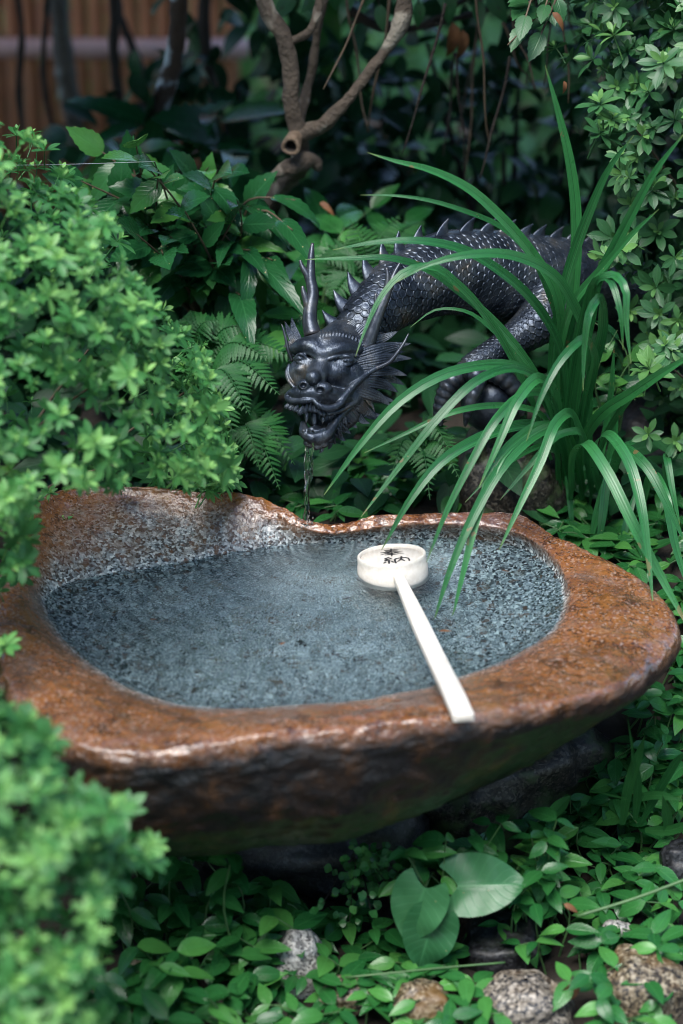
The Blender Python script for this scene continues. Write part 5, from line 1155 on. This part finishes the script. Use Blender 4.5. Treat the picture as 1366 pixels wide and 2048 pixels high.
def dead_leaf(px, py, Y, L, label, d=(.1, -.2, -1)):
    o = obj('dead_leaf', leaf_mesh('dead_leaf', leaf(L, L * .3, 9, 'lance', .6, 1.2), M['dead'])); R = rot_frame(np.array(d), VIEW, .3); p = at(px, py, Y)
    o.matrix_basis = Matrix(((*R[0], p[0]), (*R[1], p[1]), (*R[2], p[2]), (0, 0, 0, 1))); tag(o, label, 'dead leaf', 'withered leaves caught in the branches')
dead_leaf(905, 45, .7, .065, 'withered brown leaf hanging left of the other below the top branch'); dead_leaf(925, 60, .7, .055, 'shorter withered brown leaf hanging below the top branch'); dead_leaf(1105, 25, .28, .03, 'orange dead leaf caught in the top of the right azalea', (.5, -.3, -.4)); dead_leaf(1128, 162, .3, .02, 'small orange dead leaf below the top of the right azalea', (.2, -.3, -.9))
dead_leaf(640, 405, .55, .03, 'rusty dead leaf in the dark plants behind the horns', (.6, -.5, -.2)); dead_leaf(1128, 1808, -.42, .022, 'brown curled leaf in the lower right creeper', (.8, -.4, -.2)); dead_leaf(1155, 1960, -.5, .06, 'narrow orange leaf between the large grey cobble and creepers', (-.5, -.2, -.8))

t = thing('tree', 'slender brown trunk with pale lichen rings left of the forked tree', 'tree', tuple(at(290, 420, .95)))
mb = MB(); limb(mb, [(285, 420, 0.95, 20), (298, 300, 0.95, 20), (318, 230, 0.95, 21), (338, 150, 0.95, 19), (352, 70, 0.95, 18), (356, -80, 0.95, 18)], 40, 14); mb.build('trunk', M['bark_lichen'], t)
crown_stuff(t, [((-.5, 1.5, 1.7), (.5, .5, .35))], 900, .08, M['far'], 5)
t = thing('tree', 'grey leaning sapling trunk against the brown fence', 'tree', tuple(at(152, 330, 1.9)))
mb = MB(); limb(mb, [(155, 330, 1.9, 17), (142, 200, 1.9, 20), (125, 100, 1.9, 19), (105, -60, 1.9, 18)], 30, 12); mb.build('trunk', M['bark_grey'], t)
crown_stuff(t, [((-1.0, 2.0, 1.5), (.5, .35, .35))], 900, .08, M['far'], 6)
for k_, (lab, pts) in enumerate((('thick black stem crossing the pink rail', [(250, 330, 1.5, 9), (238, 200, 1.5, 10), (230, 90, 1.5, 10), (224, -60, 1.5, 10)]), ('thin dark stem left of the grey sapling', [(105, 300, 1.6, 5), (92, 180, 1.6, 6), (88, 80, 1.6, 6), (98, -60, 1.6, 6)]),
    ('thin dark stem at the far left of the fence', [(45, 280, 1.6, 6), (40, 170, 1.6, 7), (42, 90, 1.6, 7), (30, -60, 1.6, 6)]), ('dark curving stem right of the pink rail', [(300, 330, 1.7, 10), (292, 200, 1.7, 14), (268, 110, 1.7, 9), (240, 20, 1.7, 8), (236, -60, 1.7, 8)]), ('dark stem in the gloom right of the lichen trunk', [(430, 330, 1.6, 10), (425, 200, 1.6, 12), (410, 90, 1.6, 14), (415, -60, 1.6, 14)]), ('dark leaning stem in the gloom behind the strap leaf tips', [(930, 520, 1.4, 10), (960, 330, 1.4, 11), (1010, 140, 1.4, 10), (1040, -60, 1.4, 9)]))):
    mb = MB(); limb(mb, pts, 24, 8, k_); b_ = mb.build('sapling', M['bark_black']); tag(b_, lab, 'sapling', 'thin dark stems at the back')
t = thing('bamboo_fence', 'reddish-brown bamboo fence with pale pink rail at the far left', 'fence', (-1.3, 2.5, 0))
mb0 = MB(); V, Q, uv = tube(np.array([(0, 0, -.05), (0, 0, .3), (0, 0, .31), (0, 0, .32), (0, 0, .7), (0, 0, .71), (0, 0, .72), (0, 0, 1.3)]), np.array([1, 1, 1.1, 1, 1, 1.1, 1, 1]) * .0175, 14); mb0.add(V, Q, uv); cul = mb0.mesh('bamboo_culm', [M['bamboo']]); pinv = parent_matrix(t).inverted()
for k_ in range(52):
    put('bamboo_culm', cul, t, np.eye(3), (-2.1 + k_ * .0365, 2.5 + .003 * math.sin(k_ * 7), random.uniform(-.03, .03)), 1.0, pinv)
for z_, m_ in ((.395, 'rail'), (1.05, 'rail')):
    mb = MB(); V, Q, uv = tube(np.array([(-2.2, 2.455, z_), (-1.2, 2.455, z_ + .004), (-.2, 2.455, z_)]), .022, 14); mb.add(V, Q, uv); mb.build('rail', M[m_], t)
def bush(label, c, r, n, L, mat, seed, tpl=OVATE):
    t = thing('evergreen_bush', label, 'bush', (c[0], c[1], float(terrain(c[0], c[1]))), 'bushes in the dark background'); crown_stuff(t, [(c, r)], n, L, M[mat], seed, tpl)
    st = MB(); rg = random.Random(seed)
    for k_ in range(6):
        b = np.array((c[0], c[1], float(terrain(c[0], c[1])))); e = np.array(c) + np.array((rg.uniform(-.6, .6) * r[0], rg.uniform(-.6, .6) * r[1], rg.uniform(0, .6) * r[2]))
        V, Q, uv = tube(catmull(np.array([b, (b + e) / 2 + (rg.uniform(-.05, .05), 0, 0), e]), 8), np.linspace(.009, .003, 8), 6); st.add(V, Q, uv)
    st.build('stems', M['bark_black'], t)
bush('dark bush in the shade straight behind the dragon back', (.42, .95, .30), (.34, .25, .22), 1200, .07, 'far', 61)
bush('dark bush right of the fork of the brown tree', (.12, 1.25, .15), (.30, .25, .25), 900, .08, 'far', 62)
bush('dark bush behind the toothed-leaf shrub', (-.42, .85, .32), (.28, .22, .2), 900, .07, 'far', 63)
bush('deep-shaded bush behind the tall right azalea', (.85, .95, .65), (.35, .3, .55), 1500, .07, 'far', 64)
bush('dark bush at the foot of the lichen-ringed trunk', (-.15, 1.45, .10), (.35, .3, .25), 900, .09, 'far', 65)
bush('bush in sunlit leaf colour glimpsed low beyond the dark stems at centre', (.28, 2.6, .18), (.5, .35, .35), 700, .10, 'litleaf', 66)
bush('bush in sunlit leaf colour glimpsed between the trunks left of centre', (-.42, 2.9, .2), (.35, .3, .4), 450, .10, 'litleaf', 67)
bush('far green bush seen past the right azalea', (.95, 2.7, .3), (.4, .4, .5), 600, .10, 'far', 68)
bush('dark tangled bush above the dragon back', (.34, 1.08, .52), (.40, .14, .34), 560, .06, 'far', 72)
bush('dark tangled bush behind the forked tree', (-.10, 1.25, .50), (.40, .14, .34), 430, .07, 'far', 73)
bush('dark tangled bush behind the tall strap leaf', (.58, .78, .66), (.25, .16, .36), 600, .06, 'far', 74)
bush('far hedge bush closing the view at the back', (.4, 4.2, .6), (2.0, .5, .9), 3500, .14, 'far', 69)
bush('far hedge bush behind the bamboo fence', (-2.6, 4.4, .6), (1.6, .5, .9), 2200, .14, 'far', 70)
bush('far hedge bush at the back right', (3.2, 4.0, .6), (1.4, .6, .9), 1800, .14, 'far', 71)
# low leaves carpeting the shaded ground at the back
def carpet():
    rg = np.random.default_rng(77); m = 5200; X = rg.uniform(-1.6, 1.6, m); Y = .2 + 2.4 * rg.random(m) ** 1.4; Z = terrain(X, Y) + rg.uniform(.0, .10, m)
    R = np.stack([rot_frame(a, (rg.normal() * .3, -.4, 1), rg.normal() * .3) for a in rg.normal(size=(m, 3)) * (1, 1, .35)])
    V, Q, uv, tt = batch(OVATE[0], R, np.stack([X, Y, Z], -1), rg.uniform(.04, .08, m), rg.random(m)); mb = MB(); mb.add(V, Q, uv, tt)
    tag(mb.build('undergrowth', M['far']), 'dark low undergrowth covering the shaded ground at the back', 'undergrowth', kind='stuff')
carpet()
for lab, c, r, n_ in (('added unseen tree behind and left of the viewer, blocking low sky', (-1.9, -5.0, 2.7), (2.1, 1.5, 2.3), 2400), ('added unseen tree behind and right of the viewer, blocking low sky', (2.0, -5.2, 2.7), (2.1, 1.5, 2.3), 2400), ('added unseen tree left of the azaleas, blocking low sky', (-3.2, -1.0, 2.8), (1.4, 2.4, 2.5), 2200), ('added unseen tree right beyond the basin, blocking low sky', (3.2, -.8, 2.8), (1.4, 2.4, 2.5), 2200)):  # trees out of view, added to cut light from near the horizon
    t = thing('sky_blocking_tree', lab, 'tree', (c[0], c[1], 0)); crown_stuff(t, [(c, r)], n_, .26, M['far'], int(c[0] * 10) + 90); mb = MB(); V, Q, uv = tube(catmull(np.array([(c[0], c[1], -.1), (c[0] + .1, c[1], 1.0), (c[0], c[1] + .1, c[2])]), 12), np.linspace(.12, .06, 12), 12); mb.add(V, Q, uv); mb.build('trunk', M['bark_grey'], t)
t = thing('twig_tangle', 'tangle of thin bare twigs hanging in the dark under the top branches', 'twigs', tuple(at(900, -40, .75))); rq = random.Random(9)
for k_ in range(16):
    x0 = rq.uniform(640, 1180); y0 = rq.uniform(-60, 120); dx = rq.uniform(-120, 120); ln = rq.uniform(120, 330); Y0 = rq.uniform(.55, 1.0)
    mb = MB(); limb(mb, [(x0, y0, Y0, 3.2), (x0 + dx * .4, y0 + ln * .45, Y0, 2.5), (x0 + dx, y0 + ln, Y0 + rq.uniform(-.05, .05), 1.2)], 14, 6, k_); mb.build('twig', M['twig'] if k_ % 3 else M['bark_black'], t)
# spider thread between the left azalea and the toothed shrub
mb = MB(); V, Q, uv = tube(catmull(np.array([at(-20, 331, .0), at(120, 329, .1), at(310, 323, .2)]), 12), .00022, 5); mb.add(V, Q, uv)
tag(mb.build('spider_thread', M['thread']), 'single spider thread stretched across the upper left leaves', 'spider thread')

# drifting bits in the bowl
for px_, py_, L_, d_, lab in ((878, 1262, .016, (1, .2, 0), 'small brown leaf scrap floating beside the ladle handle'), (1003, 1140, .010, (1, -.3, 0), 'tiny yellow leaf scrap floating near the right back of the bowl'), (560, 1290, .012, (.6, 1, 0), 'dark leaf scrap floating in the middle of the bowl'), (300, 1240, .010, (1, .6, 0), 'dark leaf scrap floating in the left of the bowl')):
    o = obj('leaf_scrap', leaf_mesh('leaf_scrap', leaf(L_, L_ * .35, 7, 'ovate', .15, .2), M['dead'])); R = rot_frame(np.array(d_), np.array((0, 0, 1.0))); p = atz(px_, py_, WATER_Z + .0012)
    o.matrix_basis = Matrix(((*R[0], p[0]), (*R[1], p[1]), (*R[2], p[2]), (0, 0, 0, 1))); tag(o, lab, 'leaf scrap', 'scraps floating in the bowl')
